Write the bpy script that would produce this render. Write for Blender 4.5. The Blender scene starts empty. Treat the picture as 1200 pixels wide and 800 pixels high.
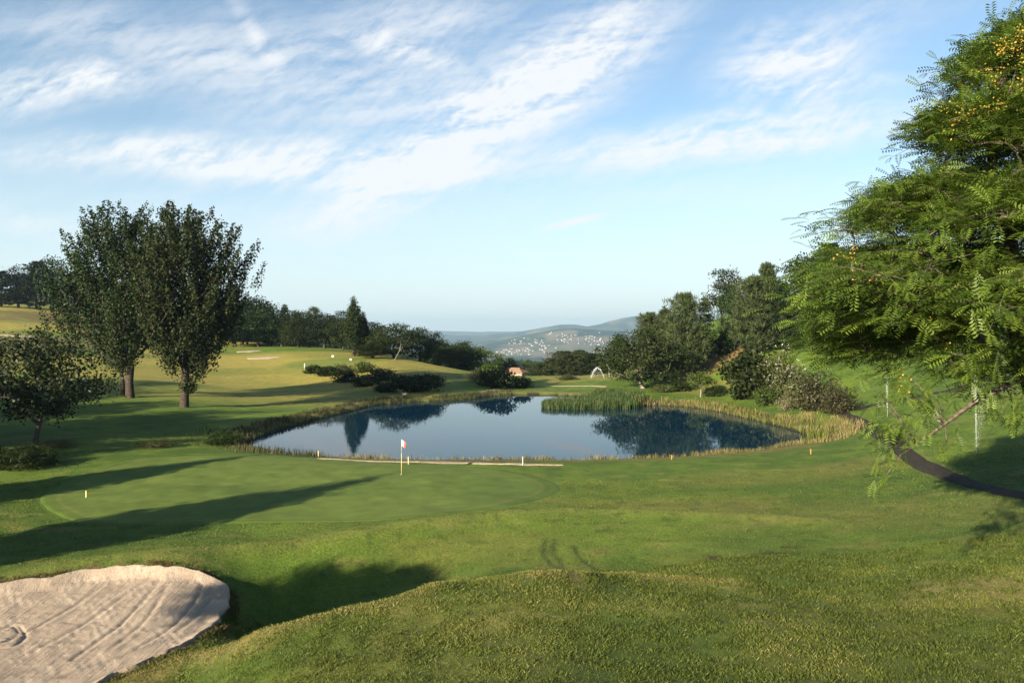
import bpy, math, random
import numpy as np
from mathutils import Vector
R = math.radians
random.seed(7); RNG = np.random.default_rng(11)
SC = bpy.context.scene
COL = SC.collection
F = 933.33          # focal length in photo pixels (28 mm on a 36 mm sensor, 1200 px wide)
HOR = 392.0         # row of the true horizon
CZ = 9.3            # camera height above the pond

# ------------------------------------------------------------------ helpers
def tag(o, label=None, cat=None, group=None, kind=None):
    if label: o['label'] = label
    if cat: o['category'] = cat
    if group: o['group'] = group
    if kind: o['kind'] = kind
    return o

def empty(name, loc=(0, 0, 0), rz=0.0, sc=(1, 1, 1)):
    o = bpy.data.objects.new(name, None); COL.objects.link(o)
    o.location = loc; o.rotation_euler = (0, 0, rz); o.scale = sc
    o.empty_display_size = 0.3
    return o

def link(name, me, parent=None):
    o = bpy.data.objects.new(name, me); COL.objects.link(o)
    if parent: o.parent = parent
    return o

def np_mesh(name, V, Fc, mat, smooth=False, fattr=None, vcol=None):
    """mesh from numpy arrays; Fc is (n,k)"""
    V = np.asarray(V, dtype=np.float32).reshape(-1, 3); Fc = np.asarray(Fc, dtype=np.int32)
    me = bpy.data.meshes.new(name)
    n, k = Fc.shape
    me.vertices.add(len(V)); me.vertices.foreach_set('co', V.ravel())
    me.loops.add(n * k); me.loops.foreach_set('vertex_index', Fc.ravel())
    me.polygons.add(n); me.polygons.foreach_set('loop_start', np.arange(0, n * k, k, dtype=np.int32))
    if smooth: me.polygons.foreach_set('use_smooth', np.ones(n, dtype=bool))
    me.update(calc_edges=True)
    if fattr is not None:
        for an, av in fattr.items():
            a = me.attributes.new(an, 'FLOAT', 'FACE'); a.data.foreach_set('value', np.asarray(av, dtype=np.float32))
    if vcol is not None:
        a = me.attributes.new('gcol', 'FLOAT_COLOR', 'POINT')
        c = np.ones((len(V), 4), dtype=np.float32); c[:, :3] = vcol
        a.data.foreach_set('color', c.ravel())
    if mat is not None: me.materials.append(mat)
    return me

class MB:
    """collects boxes, prisms and tubes; build() links them as one mesh"""
    def __init__(s): s.v = []; s.f = []
    def add(s, verts, faces):
        b = len(s.v); s.v += [tuple(p) for p in verts]; s.f += [tuple(i + b for i in f) for f in faces]
    def box(s, c, d, rz=0.0):
        cx, cy, cz = c; hx, hy, hz = d[0] / 2, d[1] / 2, d[2] / 2
        ca, sa = math.cos(rz), math.sin(rz); vs = []
        for z in (-hz, hz):
            for x, y in ((-hx, -hy), (hx, -hy), (hx, hy), (-hx, hy)):
                vs.append((cx + x * ca - y * sa, cy + x * sa + y * ca, cz + z))
        s.add(vs, [(3, 2, 1, 0), (4, 5, 6, 7), (0, 1, 5, 4), (1, 2, 6, 5), (2, 3, 7, 6), (3, 0, 4, 7)])
    def tube(s, pts, rad, n=8):
        V, Q = tubes([(np.array(pts, float), np.array(rad, float))], n)
        s.add(V.tolist(), Q.tolist())
        k = len(pts)
        b = len(s.v) - len(V)
        s.f.append(tuple(b + i for i in reversed(range(n)))); s.f.append(tuple(b + (k - 1) * n + i for i in range(n)))
    def mesh(s, name, mat, smooth=False):
        me = bpy.data.meshes.new(name); me.from_pydata(s.v, [], s.f); me.update()
        if smooth:
            for p in me.polygons: p.use_smooth = True
        if mat: me.materials.append(mat)
        return me
    def build(s, name, mat, parent=None, smooth=False):
        return link(name, s.mesh(name, mat, smooth), parent)

def tubes(branches, n=6):
    Vs, Qs, b = [], [], 0
    ang = np.arange(n) * 2 * math.pi / n
    ca, sa = np.cos(ang), np.sin(ang)
    for P, r in branches:
        k = len(P)
        if k < 2: continue
        T = np.gradient(P, axis=0); T /= (np.linalg.norm(T, axis=1, keepdims=True) + 1e-9)
        ref = np.array([1.0, 0.13, 0.07]) if abs(T[0][0]) < .8 else np.array([0.1, 1.0, 0.05])
        A = np.cross(T, ref); A /= (np.linalg.norm(A, axis=1, keepdims=True) + 1e-9)
        B = np.cross(T, A)
        ring = P[:, None, :] + r[:, None, None] * (A[:, None, :] * ca[None, :, None] + B[:, None, :] * sa[None, :, None])
        Vs.append(ring.reshape(-1, 3))
        i = np.arange(k - 1)[:, None] * n + np.arange(n)[None, :]
        j = np.arange(k - 1)[:, None] * n + (np.arange(n)[None, :] + 1) % n
        q = np.stack([i, j, j + n, i + n], -1).reshape(-1, 4) + b
        Qs.append(q); b += k * n
    return np.concatenate(Vs), np.concatenate(Qs)

def _hash(i, j, s):
    h = (i.astype(np.int64) * 374761393 + j.astype(np.int64) * 668265263 + s * 974711) & 0xffffffff
    h = ((h ^ (h >> 13)) * 1274126177) & 0xffffffff
    return ((h ^ (h >> 16)) & 0xffff) / 65535.0
def vnoise(x, y, s=0):
    i = np.floor(x); j = np.floor(y); fx = x - i; fy = y - j
    fx = fx * fx * (3 - 2 * fx); fy = fy * fy * (3 - 2 * fy)
    a = _hash(i, j, s); b = _hash(i + 1, j, s); c = _hash(i, j + 1, s); d = _hash(i + 1, j + 1, s)
    return (a * (1 - fx) + b * fx) * (1 - fy) + (c * (1 - fx) + d * fx) * fy
def fbm(x, y, s=0, o=4):
    t = 0; a = .5; n = 0
    for k in range(o):
        t = t + a * vnoise(x * 2 ** k + 17.3 * k, y * 2 ** k - 9.1 * k, s + k); n += a; a *= .5
    return t / n
def sstep(a, b, x):
    t = np.clip((x - a) / (b - a), 0, 1); return t * t * (3 - 2 * t)

# ------------------------------------------------------------------ node helper
class NT:
    def __init__(s, tree): s.t = tree; s.n = tree.nodes; s.l = tree.links
    def node(s, typ, **kw):
        nd = s.n.new(typ)
        for k, v in kw.items():
            if k in ('ins',):
                for ik, iv in v.items():
                    if isinstance(iv, bpy.types.NodeSocket): s.l.new(iv, nd.inputs[ik])
                    else: nd.inputs[ik].default_value = iv
            else: setattr(nd, k, v)
        return nd
    def math(s, op, a, b=0.0, clamp=False):
        nd = s.n.new('ShaderNodeMath'); nd.operation = op; nd.use_clamp = clamp
        for i, v in enumerate((a, b)):
            if isinstance(v, bpy.types.NodeSocket): s.l.new(v, nd.inputs[i])
            else: nd.inputs[i].default_value = v
        return nd.outputs[0]
    def mix(s, f, a, b, blend='MIX'):
        nd = s.n.new('ShaderNodeMix'); nd.data_type = 'RGBA'; nd.blend_type = blend
        for k, v in ((0, f), (6, a), (7, b)):
            if isinstance(v, bpy.types.NodeSocket): s.l.new(v, nd.inputs[k])
            elif k == 0: nd.inputs[0].default_value = v
            else: nd.inputs[k].default_value = (*v, 1) if len(v) == 3 else v
        return nd.outputs[2]
    def noise(s, vec, scale, detail=4, rough=.55, dist=0.0):
        nd = s.node('ShaderNodeTexNoise', ins={'Scale': scale, 'Detail': detail, 'Roughness': rough, 'Distortion': dist})
        if vec is not None: s.l.new(vec, nd.inputs['Vector'])
        return nd.outputs[0]
    def ramp(s, f, lo, hi, a=0.0, b=1.0):
        nd = s.n.new('ShaderNodeMapRange'); nd.interpolation_type = 'SMOOTHSTEP'
        s.l.new(f, nd.inputs[0])
        for i, v in enumerate((lo, hi, a, b)): nd.inputs[i + 1].default_value = v
        return nd.outputs[0]

def new_mat(name):
    m = bpy.data.materials.new(name); m.use_nodes = True
    m.node_tree.nodes.clear(); N = NT(m.node_tree)
    out = N.node('ShaderNodeOutputMaterial')
    return m, N, out

def mat_plain(name, col, rough=.6, spec=.3, var=.25, scale=8.0, bump=0.0, metal=0.0):
    m, N, out = new_mat(name)
    tc = N.node('ShaderNodeTexCoord').outputs['Object']
    n = N.noise(tc, scale, 5)
    dk = tuple(c * (1 - var) for c in col); lt = tuple(min(1, c * (1 + var)) for c in col)
    c = N.mix(N.ramp(n, .3, .7), dk, lt)
    p = N.node('ShaderNodeBsdfPrincipled', ins={'Base Color': c, 'Roughness': rough, 'Specular IOR Level': spec, 'Metallic': metal})
    if bump:
        b = N.node('ShaderNodeBump', ins={'Height': n, 'Strength': bump, 'Distance': .05}); N.l.new(b.outputs[0], p.inputs['Normal'])
    N.l.new(p.outputs[0], out.inputs[0])
    return m

def mat_leaf(name, dark, light, trans=.28, rough=.45, spec=.35, objvar=.25, tcol=None):
    m, N, out = new_mat(name)
    a = N.node('ShaderNodeAttribute', attribute_name='tint').outputs['Fac']
    c = N.mix(a, dark, light)
    r = N.node('ShaderNodeObjectInfo').outputs['Random']
    v = N.math('ADD', N.math('MULTIPLY', r, 2 * objvar), 1 - objvar)
    hs = N.node('ShaderNodeHueSaturation', ins={'Color': c, 'Value': v, 'Hue': N.math('ADD', N.math('MULTIPLY', r, .03), .485)})
    c = hs.outputs[0]
    p = N.node('ShaderNodeBsdfPrincipled', ins={'Base Color': c, 'Roughness': rough, 'Specular IOR Level': spec})
    tc = N.mix(1.0, c, tcol or (1.25, 1.3, .6), 'MULTIPLY')
    t = N.node('ShaderNodeBsdfTranslucent', ins={'Color': tc})
    mx = N.node('ShaderNodeMixShader', ins={0: trans, 1: p.outputs[0], 2: t.outputs[0]})
    N.l.new(mx.outputs[0], out.inputs[0])
    return m

def mat_vcol(name, rough=.85, bump=.6, nscale=9.0, dist=.06, spec=.15, amp=.55):
    """albedo painted on the vertices (species and dryness of the turf, with some painted light and shade) broken up by procedural noise"""
    m, N, out = new_mat(name)
    a = N.node('ShaderNodeAttribute', attribute_name='gcol').outputs['Color']
    g = N.node('ShaderNodeTexCoord').outputs['Object']
    n1 = N.noise(g, nscale, 6, .7); n2 = N.noise(g, .9, 5, .65); n3 = N.noise(g, 45.0, 3, .6)
    f = N.math('ADD', N.math('MULTIPLY', N.math('SUBTRACT', n1, .5), amp * 2.2), 1.0)
    f2 = N.math('ADD', N.math('MULTIPLY', N.math('SUBTRACT', n2, .5), .9), 1.0)
    f3 = N.math('ADD', N.math('MULTIPLY', N.math('SUBTRACT', n3, .5), amp * 1.6), 1.0)
    f = N.math('MULTIPLY', N.math('MULTIPLY', f, f2), f3)
    comb = N.node('ShaderNodeCombineXYZ', ins={0: f, 1: f, 2: f}).outputs[0]
    c = N.mix(1.0, a, comb, 'MULTIPLY')
    straw = N.ramp(N.noise(g, 3.1, 5, .7), .58, .75, 0, .35)
    c = N.mix(straw, c, N.mix(1.0, c, (1.5, 1.15, .9), 'MULTIPLY'))
    p = N.node('ShaderNodeBsdfPrincipled', ins={'Base Color': c, 'Roughness': rough, 'Specular IOR Level': spec})
    h = N.math('ADD', n1, N.math('MULTIPLY', n3, .5))
    b = N.node('ShaderNodeBump', ins={'Height': h, 'Strength': bump, 'Distance': dist}); N.l.new(b.outputs[0], p.inputs['Normal'])
    N.l.new(p.outputs[0], out.inputs[0])
    return m

# ------------------------------------------------------------------ terrain
# control points: photo column, then (distance ahead, height above the pond)
COLS = {
 -500: [(8,3.6),(16,2.0),(25,1.2),(37,1.0),(55,1.0),(80,1.6),(120,4),(200,10),(300,18),(450,36)],
 -200: [(8,3.6),(12,2.1),(16,1.2),(22,.9),(30,1.0),(40,.95),(50,.9),(70,1.2),(100,2.2),(140,4.6),(200,9),(280,15),(450,35)],
 0:   [(9,3.6),(13,1.9),(16,.9),(20.1,.45),(24.5,.55),(26.6,.95),(29,1.05),(33,.85),(37.5,.9),(48,.9),(56,.9),(64,.85),(72,1.0),(92,1.6),(120,3.1),(170,7.8),(250,16.5),(300,20.3),(450,33)],
 150: [(9,3.8),(13,1.9),(17,.65),(20,.45),(24.5,.5),(27.5,1.1),(30,1.1),(33.5,.85),(36.5,.85),(48,.92),(56,.92),(64,.7),(75,.75),(94,1.44),(125,2.87),(180,5.8),(240,9.8),(300,14),(450,24)],
 225: [(17,1.0),(20,.6),(23,.5),(26,.7),(29,1.1),(32,.95)],
 300: [(9,4.2),(14,2.1),(17.5,1.7),(21,1.4),(23,.45),(25.5,-.25),(28.3,.05),(31,.98),(33.5,.8),(36,.85),(48,.93),(56,.95),(59,.6)],
 400: [(10,4.2),(15,2.4),(18,2.15),(22,1.68),(24,.65),(26.5,.05),(29.5,.42),(33.8,.98),(36.5,.85),(48,.92),(55.5,.8),(57.5,.6)],
 500: [(10,4.3),(15,2.6),(19,2.3),(23,1.98),(25,1.0),(28,.6),(31,.65),(36,1.08),(39,.95),(48,.95),(54,.75),(57,.6)],
 640: [(2.5,7.3),(6,5.7),(10,4.3),(14.5,2.9),(19,2.4),(24,2.12),(26,1.3),(29,1.05),(33,1.1),(37,1.14),(40,.95),(48,.9),(54,.75),(57.5,.6)],
 760: [(10,4.4),(14.5,2.9),(19,2.45),(24,1.92),(26,1.5),(30,1.35),(36,1.27),(40,1.0),(48,.95),(54,.8),(57.5,.6)],
 880: [(10,4.4),(14.5,2.9),(18,2.75),(23,2.15),(28,1.75),(36,1.42),(46,1.25),(56,.9),(59,.6)],
 1000:[(9,4.8),(14.5,2.95),(20,2.4),(27,1.9),(35,1.65),(45,1.6),(55,1.5),(64,1.2)],
 1100:[(14.5,3.0),(20,2.55),(28,2.3),(36,2.2),(46,2.4),(56,2.9),(68,3.4),(85,4.6),(110,7.5),(140,12),(200,19),(450,30)],
 1200:[(8,4.6),(14.5,3.0),(20,2.75),(28,2.6),(38,2.7),(48,3.4),(60,4.4),(75,6),(100,9.2),(140,14.5)],
 1450:[(8,4.6),(14,3.2),(20,3.2),(30,3.6),(45,5),(70,9),(110,16),(160,24),(300,34),(450,40)],
 950: [(72,.8),(80,1.0),(95,1.3),(112,3.6),(135,8.2),(160,13),(200,17),(300,20),(450,15)],
 1050:[(62,2.0),(80,2.8),(98,4.5),(125,8.3),(155,13.4),(200,18)],
 850: [(112,.6),(118,1.3),(125,2.9),(140,6.6),(160,9.7),(200,14),(300,14)],
 780: [(112,.6),(125,1.0),(140,2.4),(170,5),(220,7),(320,4),(450,-25)],
 720: [(112,.5),(125,.6),(140,1.3),(160,1.2),(200,0),(300,-6)],
 650: [(143,.4),(155,.75),(175,.3),(198,-2.0),(220,-2.5),(300,-9),(450,-40)],
 560: [(121,.5),(135,1.0),(160,1.3),(176,.9),(200,-2.2),(300,-6),(450,-30)],
 480: [(114,.6),(125,1.6),(150,3),(180,3.6),(230,3),(300,1)],
 420: [(104,.5),(115,.9),(130,1.4),(148,3.2),(170,4.2),(200,4.8),(260,5),(450,0)],
 350: [(105,.6),(120,.9),(140,1.7),(160,3.3),(185,5),(205,5.7),(260,7),(300,9)],
 285: [(72,.7),(90,.6),(115,.9),(140,1.7),(165,3.4),(200,5.1),(220,6.1),(280,9),(450,12)],
 220: [(75,.7),(90,1.0),(110,1.5),(135,2.2),(170,4),(210,6.2),(280,10)],
}
def rbf_uv(th, r): return np.stack([np.asarray(th) * 1.6, np.log(r)], -1)
_ct, _cr, _cz = [], [], []
for px, L in COLS.items():
    th = math.atan((px - 600) / F)
    for Y, z in L: _ct.append(th); _cr.append(Y / math.cos(th)); _cz.append(z)
_C = rbf_uv(np.array(_ct), np.array(_cr)); _cz = np.array(_cz)
def tps(d2): return np.where(d2 > 1e-12, .5 * d2 * np.log(np.maximum(d2, 1e-12)), 0)
_n = len(_C)
_D = ((_C[:, None] - _C[None]) ** 2).sum(-1)
_A = np.zeros((_n + 3, _n + 3)); _A[:_n, :_n] = tps(_D) + np.eye(_n) * 2e-5
_A[:_n, _n] = 1; _A[:_n, _n + 1:] = _C; _A[_n:, :_n] = _A[:_n, _n:].T
_W = np.linalg.solve(_A, np.concatenate([_cz, np.zeros(3)]))
def rbf(th, r):
    Q = rbf_uv(np.clip(th, -.86, .78), np.clip(r, 2.6, 560)); out = np.empty(len(Q))
    for i in range(0, len(Q), 20000):
        q = Q[i:i + 20000]; d2 = ((q[:, None] - _C[None]) ** 2).sum(-1)
        out[i:i + 20000] = tps(d2) @ _W[:_n] + _W[_n] + q @ _W[_n + 1:]
    return out

def poly_dist(px, py, poly):
    """signed distance to a closed polygon (+ inside)"""
    P = np.asarray(poly); n = len(P); best = np.full(px.shape, 1e18); ins = np.zeros(px.shape, bool)
    for i in range(n):
        a, b = P[i], P[(i + 1) % n]; d = b - a; L = (d @ d) + 1e-12
        t = np.clip(((px - a[0]) * d[0] + (py - a[1]) * d[1]) / L, 0, 1)
        best = np.minimum(best, (px - a[0] - t * d[0]) ** 2 + (py - a[1] - t * d[1]) ** 2)
        c = ((a[1] > py) != (b[1] > py)) & (px < (b[0] - a[0]) * (py - a[1]) / (b[1] - a[1] + 1e-12) + a[0])
        ins ^= c
    d = np.sqrt(best); return np.where(ins, d, -d)
def line_dist(px, py, pts):
    P = np.asarray(pts); best = np.full(px.shape, 1e18)
    for i in range(len(P) - 1):
        a, b = P[i], P[i + 1]; d = b - a; L = (d @ d) + 1e-12
        t = np.clip(((px - a[0]) * d[0] + (py - a[1]) * d[1]) / L, 0, 1)
        best = np.minimum(best, (px - a[0] - t * d[0]) ** 2 + (py - a[1] - t * d[1]) ** 2)
    return np.sqrt(best)
def smooth_closed(P, n=4):
    P = np.asarray(P, float); N = len(P); out = []
    for i in range(N):
        p0, p1, p2, p3 = P[i - 1], P[i], P[(i + 1) % N], P[(i + 2) % N]
        for k in range(n):
            t = k / n
            out.append(.5 * ((2 * p1) + (-p0 + p2) * t + (2 * p0 - 5 * p1 + 4 * p2 - p3) * t * t + (-p0 + 3 * p1 - 3 * p2 + p3) * t ** 3))
    return np.array(out)
def smooth_open(P, n=6):
    P = np.asarray(P, float); Q = np.vstack([2 * P[0] - P[1], P, 2 * P[-1] - P[-2]]); out = []
    for i in range(1, len(Q) - 2):
        p0, p1, p2, p3 = Q[i - 1], Q[i], Q[i + 1], Q[i + 2]
        for k in range(n):
            t = k / n
            out.append(.5 * ((2 * p1) + (-p0 + p2) * t + (2 * p0 - 5 * p1 + 4 * p2 - p3) * t * t + (-p0 + 3 * p1 - 3 * p2 + p3) * t ** 3))
    out.append(P[-1]); return np.array(out)

def W0(px, py):      # photo pixel -> point on the water plane
    Y = CZ * F / (py - HOR); return ((px - 600) / F * Y, Y)
POND = smooth_closed([W0(*p) for p in [(288,521),(330,531),(380,537),(430,540.5),(500,542.5),(600,543),(700,542),(760,540),(820,536.5),(870,531.5),(912,526),(944,520.5),(953,516),
    (944,510),(925,503),(900,496.5),(870,489),(840,482),(805,476.5),(772,474.5),(745,476),(722,472),(700,467),(670,464),(640,462.5),(610,462.5),(580,464),(552,467.5),(515,470),(478,471.5),(440,475),(420,480),(395,486),(365,493),(340,500),(318,507),(300,514)]], 3)

# polar grid, fine inside the view
TH = np.concatenate([np.radians(np.arange(-180, -44, 2.0)), np.radians(np.arange(-44, 44, .15)), np.radians(np.arange(44, 180.1, 2.0))])
RR = np.concatenate([np.exp(np.linspace(math.log(.03), math.log(11.0), 40, endpoint=False)), np.exp(np.linspace(math.log(11.0), math.log(420.0), 420, endpoint=False)), np.exp(np.linspace(math.log(420.0), math.log(16500.0), 34))])
nT, nR = len(TH), len(RR)
gT, gR = np.meshgrid(TH, RR, indexing='ij')
gx, gy = np.sin(gT) * gR, np.cos(gT) * gR
_tc = np.concatenate([TH[(TH < R(-44.5)) | (TH > R(44.5))], np.radians(np.arange(-44, 44.1, .45))]); _tc.sort()
_rc = RR[::2] if nR % 2 else np.append(RR[::2], RR[-1])
cT, cR = np.meshgrid(_tc, _rc, indexing='ij')
cH = rbf(cT.ravel(), cR.ravel()).reshape(cT.shape)
def bil(T, Rr, ax, ar, A):
    fi = np.interp(T, ax, np.arange(len(ax))); fj = np.interp(np.log(Rr), np.log(ar), np.arange(len(ar)))
    i = np.clip(fi.astype(int), 0, len(ax) - 2); j = np.clip(fj.astype(int), 0, len(ar) - 2); u = fi - i; v = fj - j
    return (A[i, j] * (1 - u) + A[i + 1, j] * u) * (1 - v) + (A[i, j + 1] * (1 - u) + A[i + 1, j + 1] * u) * v
gH = bil(gT.ravel(), gR.ravel(), _tc, _rc, cH).reshape(gT.shape)
gH = np.where(gR < 420, gH, gH)
far = sstep(430, 2400, gR); gH = gH * (1 - far) + (-150.0) * far
back = sstep(R(75), R(120), np.abs(gT)); gH = gH * (1 - back) + np.where(gR < 60, np.minimum(7.5, gH + 3), 7.5 - 150 * far) * back
d_pond = np.full(gT.shape, -200.0)
nearm = (gR > 45) & (gR < 190) & (np.abs(gT) < R(44))
d_pond[nearm] = poly_dist(gx[nearm], gy[nearm], POND)
so = sstep(.0, 5.0, -d_pond)
gH = np.where(d_pond > 0, -np.minimum(1.2, .5 * d_pond), np.where(d_pond > -5, (.10 + .30 * np.minimum(1, -d_pond)) * (1 - so) + np.maximum(gH, .3) * so, gH))
gH += np.where(gR < 400, (fbm(gx * .22, gy * .22, 3, 3) - .5) * .16 * sstep(13, 40, gR) * (d_pond < -.5) + (fbm(gx * 1.1, gy * 1.1, 9, 3) - .5) * .07 * (d_pond < 0), 0)
d_bunk = None
def Hraw(x, y):
    x = np.asarray(x, float); y = np.asarray(y, float); sh = x.shape
    return bil(np.arctan2(x, y).ravel(), np.hypot(x, y).ravel(), TH, RR, gH).reshape(sh)
_ty = np.exp(np.linspace(math.log(12), math.log(400), 2600))
def G(px, py):
    """first point of the terrain seen at a photo pixel"""
    x = (px - 600) / F * _ty; z = CZ + (HOR - py) / F * _ty
    hit = np.nonzero(Hraw(x, _ty) >= z)[0]
    k = hit[0] if len(hit) else len(_ty) - 1
    return np.array([x[k], _ty[k], z[k]])

# bunker: hollow out the sand
BUNK_PX = [(-160,730),(-60,702),(0,691),(60,681),(105,672),(150,667),(195,668),(235,673),(262,682),(271,694),(268,708),(262,722),(250,737),(228,752),(200,768),(170,782),(135,797),(100,815),(60,835),(0,860),(-80,850),(-150,790)]
BUNK = smooth_closed([G(*p)[:2] for p in BUNK_PX], 5)
BUNK = BUNK + np.stack([fbm(BUNK[:,0]*1.6, BUNK[:,1]*1.6, 401, 3) - .5, fbm(BUNK[:,0]*1.6, BUNK[:,1]*1.6, 402, 3) - .5], -1) * .38
m = (gR < 45) & (np.abs(gT) < R(50))
d_bunk = np.full(gT.shape, -50.0); d_bunk[m] = poly_dist(gx[m], gy[m], BUNK)
_i = d_bunk > .2
_pl = np.linalg.lstsq(np.column_stack([gx[_i], gy[_i], np.ones(_i.sum())]), gH[_i], rcond=None)[0]
_fl = gx * _pl[0] + gy * _pl[1] + _pl[2]
_k = .72 * sstep(-1.6, .6, d_bunk); gH = gH * (1 - _k) + _fl * _k
BUNK = smooth_closed([G(*p)[:2] for p in BUNK_PX], 5)           # the rim as it lies on the levelled ground
BUNK = BUNK + np.stack([fbm(BUNK[:,0]*1.6, BUNK[:,1]*1.6, 401, 3) - .5, fbm(BUNK[:,0]*1.6, BUNK[:,1]*1.6, 402, 3) - .5], -1) * .38
d_bunk[m] = poly_dist(gx[m], gy[m], BUNK)
gH -= .20 * sstep(0, .5, d_bunk)
gH += .04 * np.exp(-((d_bunk + .2) / .3) ** 2)
# green: flatten
GREEN_PX = [(44,586),(60,575),(95,556),(140,541),(200,534.5),(290,533),(380,537),(470,543),(560,548),(620,556),(652,566),(659,573),(650,580),(625,588),(590,596),(540,603),(470,608.5),(380,611.5),(280,613.5),(180,615),(110,614),(66,604)]
GREEN = smooth_closed([G(*p)[:2] for p in GREEN_PX], 4)
H = Hraw

def pxline(pts): return smooth_open([G(*p)[:2] for p in pts], 5)
crest = pxline([(170,797),(230,772),(300,748),(400,720),(500,694),(560,682),(640,676),(720,676),(800,682),(860,686)])
crest2 = pxline([(-60,700),(0,684),(100,661),(200,649),(300,641),(400,628),(500,613),(600,603),(680,600),(760,602),(860,606),(960,612)])
holl = pxline([(345,712),(395,698),(440,682),(485,668)])
lip = pxline([(262,728),(281,712),(286,692),(276,678),(255,668)])
m = (gR < 60) & (np.abs(gT) < R(46))
_x, _y = gx[m], gy[m]
_h = gH[m] + .16 * np.exp(-(line_dist(_x, _y, crest2) / 1.0) ** 2) - .5 * np.exp(-(line_dist(_x, _y, holl) / 2.3) ** 2)  + .12 * np.exp(-(line_dist(_x, _y, crest) / .8) ** 2)
gH[m] = _h
# ------------------------------------------------------------------ ground albedo
xs, ys, rs = gx.ravel(), gy.ravel(), gR.ravel()
def L3(*c): return np.array(c)
col = np.empty((len(xs), 3))
big = fbm(xs * .09, ys * .09, 21, 4); mid = fbm(xs * .5, ys * .5, 31, 4); fine = fbm(xs * 2.3, ys * 2.3, 41, 3)
g1, g2, straw, ochre, dkg = L3(.114,.172,.021), L3(.064,.117,.015), L3(.27,.215,.085), L3(.19,.165,.045), L3(.036,.066,.012)
t = sstep(.32, .68, .55 * big + .45 * mid)[:, None]
col[:] = g1 * t + g2 * (1 - t)
def blend(mask, c):
    global col
    mask = np.clip(mask, 0, 1)[:, None]; col = col * (1 - mask) + c * mask
sel = (rs < 420) & (np.abs(gT.ravel()) < R(50))
def on(fn):
    o = np.zeros(len(xs)); o[sel] = fn(xs[sel], ys[sel]); return o
cd = on(lambda x, y: line_dist(x, y, crest))
cd[~sel] = 99
blend(.9 * np.exp(-(cd / (.45 + .5 * mid)) ** 2) * sstep(.25, .6, mid * .5 + fine * .6), straw)
blend(.55 * np.exp(-(cd / 3.5) ** 2) * sstep(.35, .65, mid), ochre)
cd = on(lambda x, y: line_dist(x, y, crest2)); cd[~sel] = 99
blend(.5 * np.exp(-(cd / .7) ** 2), L3(.21,.22,.05))  # highlight along the ridge crest painted into the turf colour
# the mound's own turf: yellower, tufted, and darkened where the sun only grazes it
near = sstep(26, 17, ys) * sstep(-9, -3, xs)
blend(.5 * near, L3(.080,.098,.018)); blend(.22 * near * sstep(.4, .62, mid), ochre); blend(.55 * near * sstep(.55, .75, fbm(xs * .9, ys * .9, 77, 3)), L3(.045,.07,.014))
# dry patches
def spot(px, py, rx, ry, k, c, seed=1):
    p = G(px, py)
    d = ((xs - p[0]) / rx) ** 2 + ((ys - p[1]) / ry) ** 2
    blend(k * sstep(1.3, .3, d + 1.1 * (fbm(xs * .8, ys * .8, seed, 4) - .5)), c)
spot(1170,690,2.6,1.6,.7,straw,5); spot(1120,712,3.0,.9,.4,ochre,6); spot(820,592,4.0,2.5,.5,ochre,7); spot(880,560,6,3,.35,ochre,8); spot(700,590,3.5,1.2,.35,ochre,9)
spot(1010,545,4,2.5,.45,ochre,10); spot(560,640,4,2,.3,ochre,11); spot(1130,600,5,3,.25,ochre,3); spot(960,600,5,3,.3,ochre,2)
blend(.55 * (ys < 60) * sstep(.66, .74, fbm(xs * 1.7, ys * 1.7, 301, 4)), L3(.045,.075,.012)); blend(.5 * (ys < 70) * sstep(.64, .72, fbm(xs * .7 + 5, ys * 1.1, 303, 5)), L3(.19,.18,.05))
earth = L3(.050,.028,.016)
for e in [(905,648,.75,.22),(928,641,.55,.16),(838,654,.28,.5),(870,662,.5,.22),(862,657,.25,.2),(1180,640,.5,.15)]: spot(*e, .9, earth, 13)
# far fairways on the left: gold and green bands
lf = sstep(92, 112, ys) * sstep(-2, -14, xs - ys * .02 + 6) * (d_pond.ravel() < -1.5)
blend(.85 * lf * sstep(.28, .56, fbm(xs * .035, ys * .06, 51, 4)), L3(.30,.25,.058))
blend(.5 * lf * sstep(.5, .7, fbm(xs * .05 + 9, ys * .08, 52, 4)), L3(.11,.15,.025))
for a in [(215,405,16,8),(385,425,10,9)]: spot(*a, .6, L3(.085,.15,.022), 15)
spot(20,400,18,30,.8,L3(.15,.13,.05),16); spot(60,372,25,25,.7,L3(.13,.10,.045),17)
# strip behind the pond, spit, right-hand slopes
st = sstep(142, 147, ys) * (1 - sstep(168, 175, ys)) * sstep(-4, 0, xs) * sstep(30, 24, xs)
blend(.7 * st * sstep(.3, .6, mid), L3(.25,.19,.055))
spot(840,418,6,7,.85,L3(.20,.115,.055),18); spot(812,440,6,4,.5,L3(.2,.13,.05),19); spot(860,405,5,5,.5,L3(.17,.11,.05),20); spot(850,455,8,5,.6,ochre,22)
# shore fringe
sh = np.exp(-((d_pond.ravel() + 1.6) / 1.5) ** 2)
blend(.75 * sh * (d_pond.ravel() < .2), L3(.17,.125,.055))
blend((d_pond.ravel() > -.25) * .9, L3(.018,.017,.010))
# bunker rim: dry turned turf
if d_bunk is not None:
    db = d_bunk.ravel(); blend(.9 * np.exp(-((db + .10) / .30) ** 2) * sstep(.38, .52, fine * .6 + mid * .4), L3(.15,.085,.045))
# mower / wheel tracks arcing over the slope
for tr in ([(640,632),(636,645),(643,658),(658,668)], [(650,632),(648,648),(658,662),(672,669)], [(672,640),(678,652),(690,662),(700,668)]):
    cd = on(lambda x, y: line_dist(x, y, pxline(tr))); cd[~sel] = 99
    blend(.65 * np.exp(-(cd / .13) ** 2), L3(.025,.045,.012))
col *= (1 - .35 * sstep(300, 900, rs))[:, None]

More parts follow.
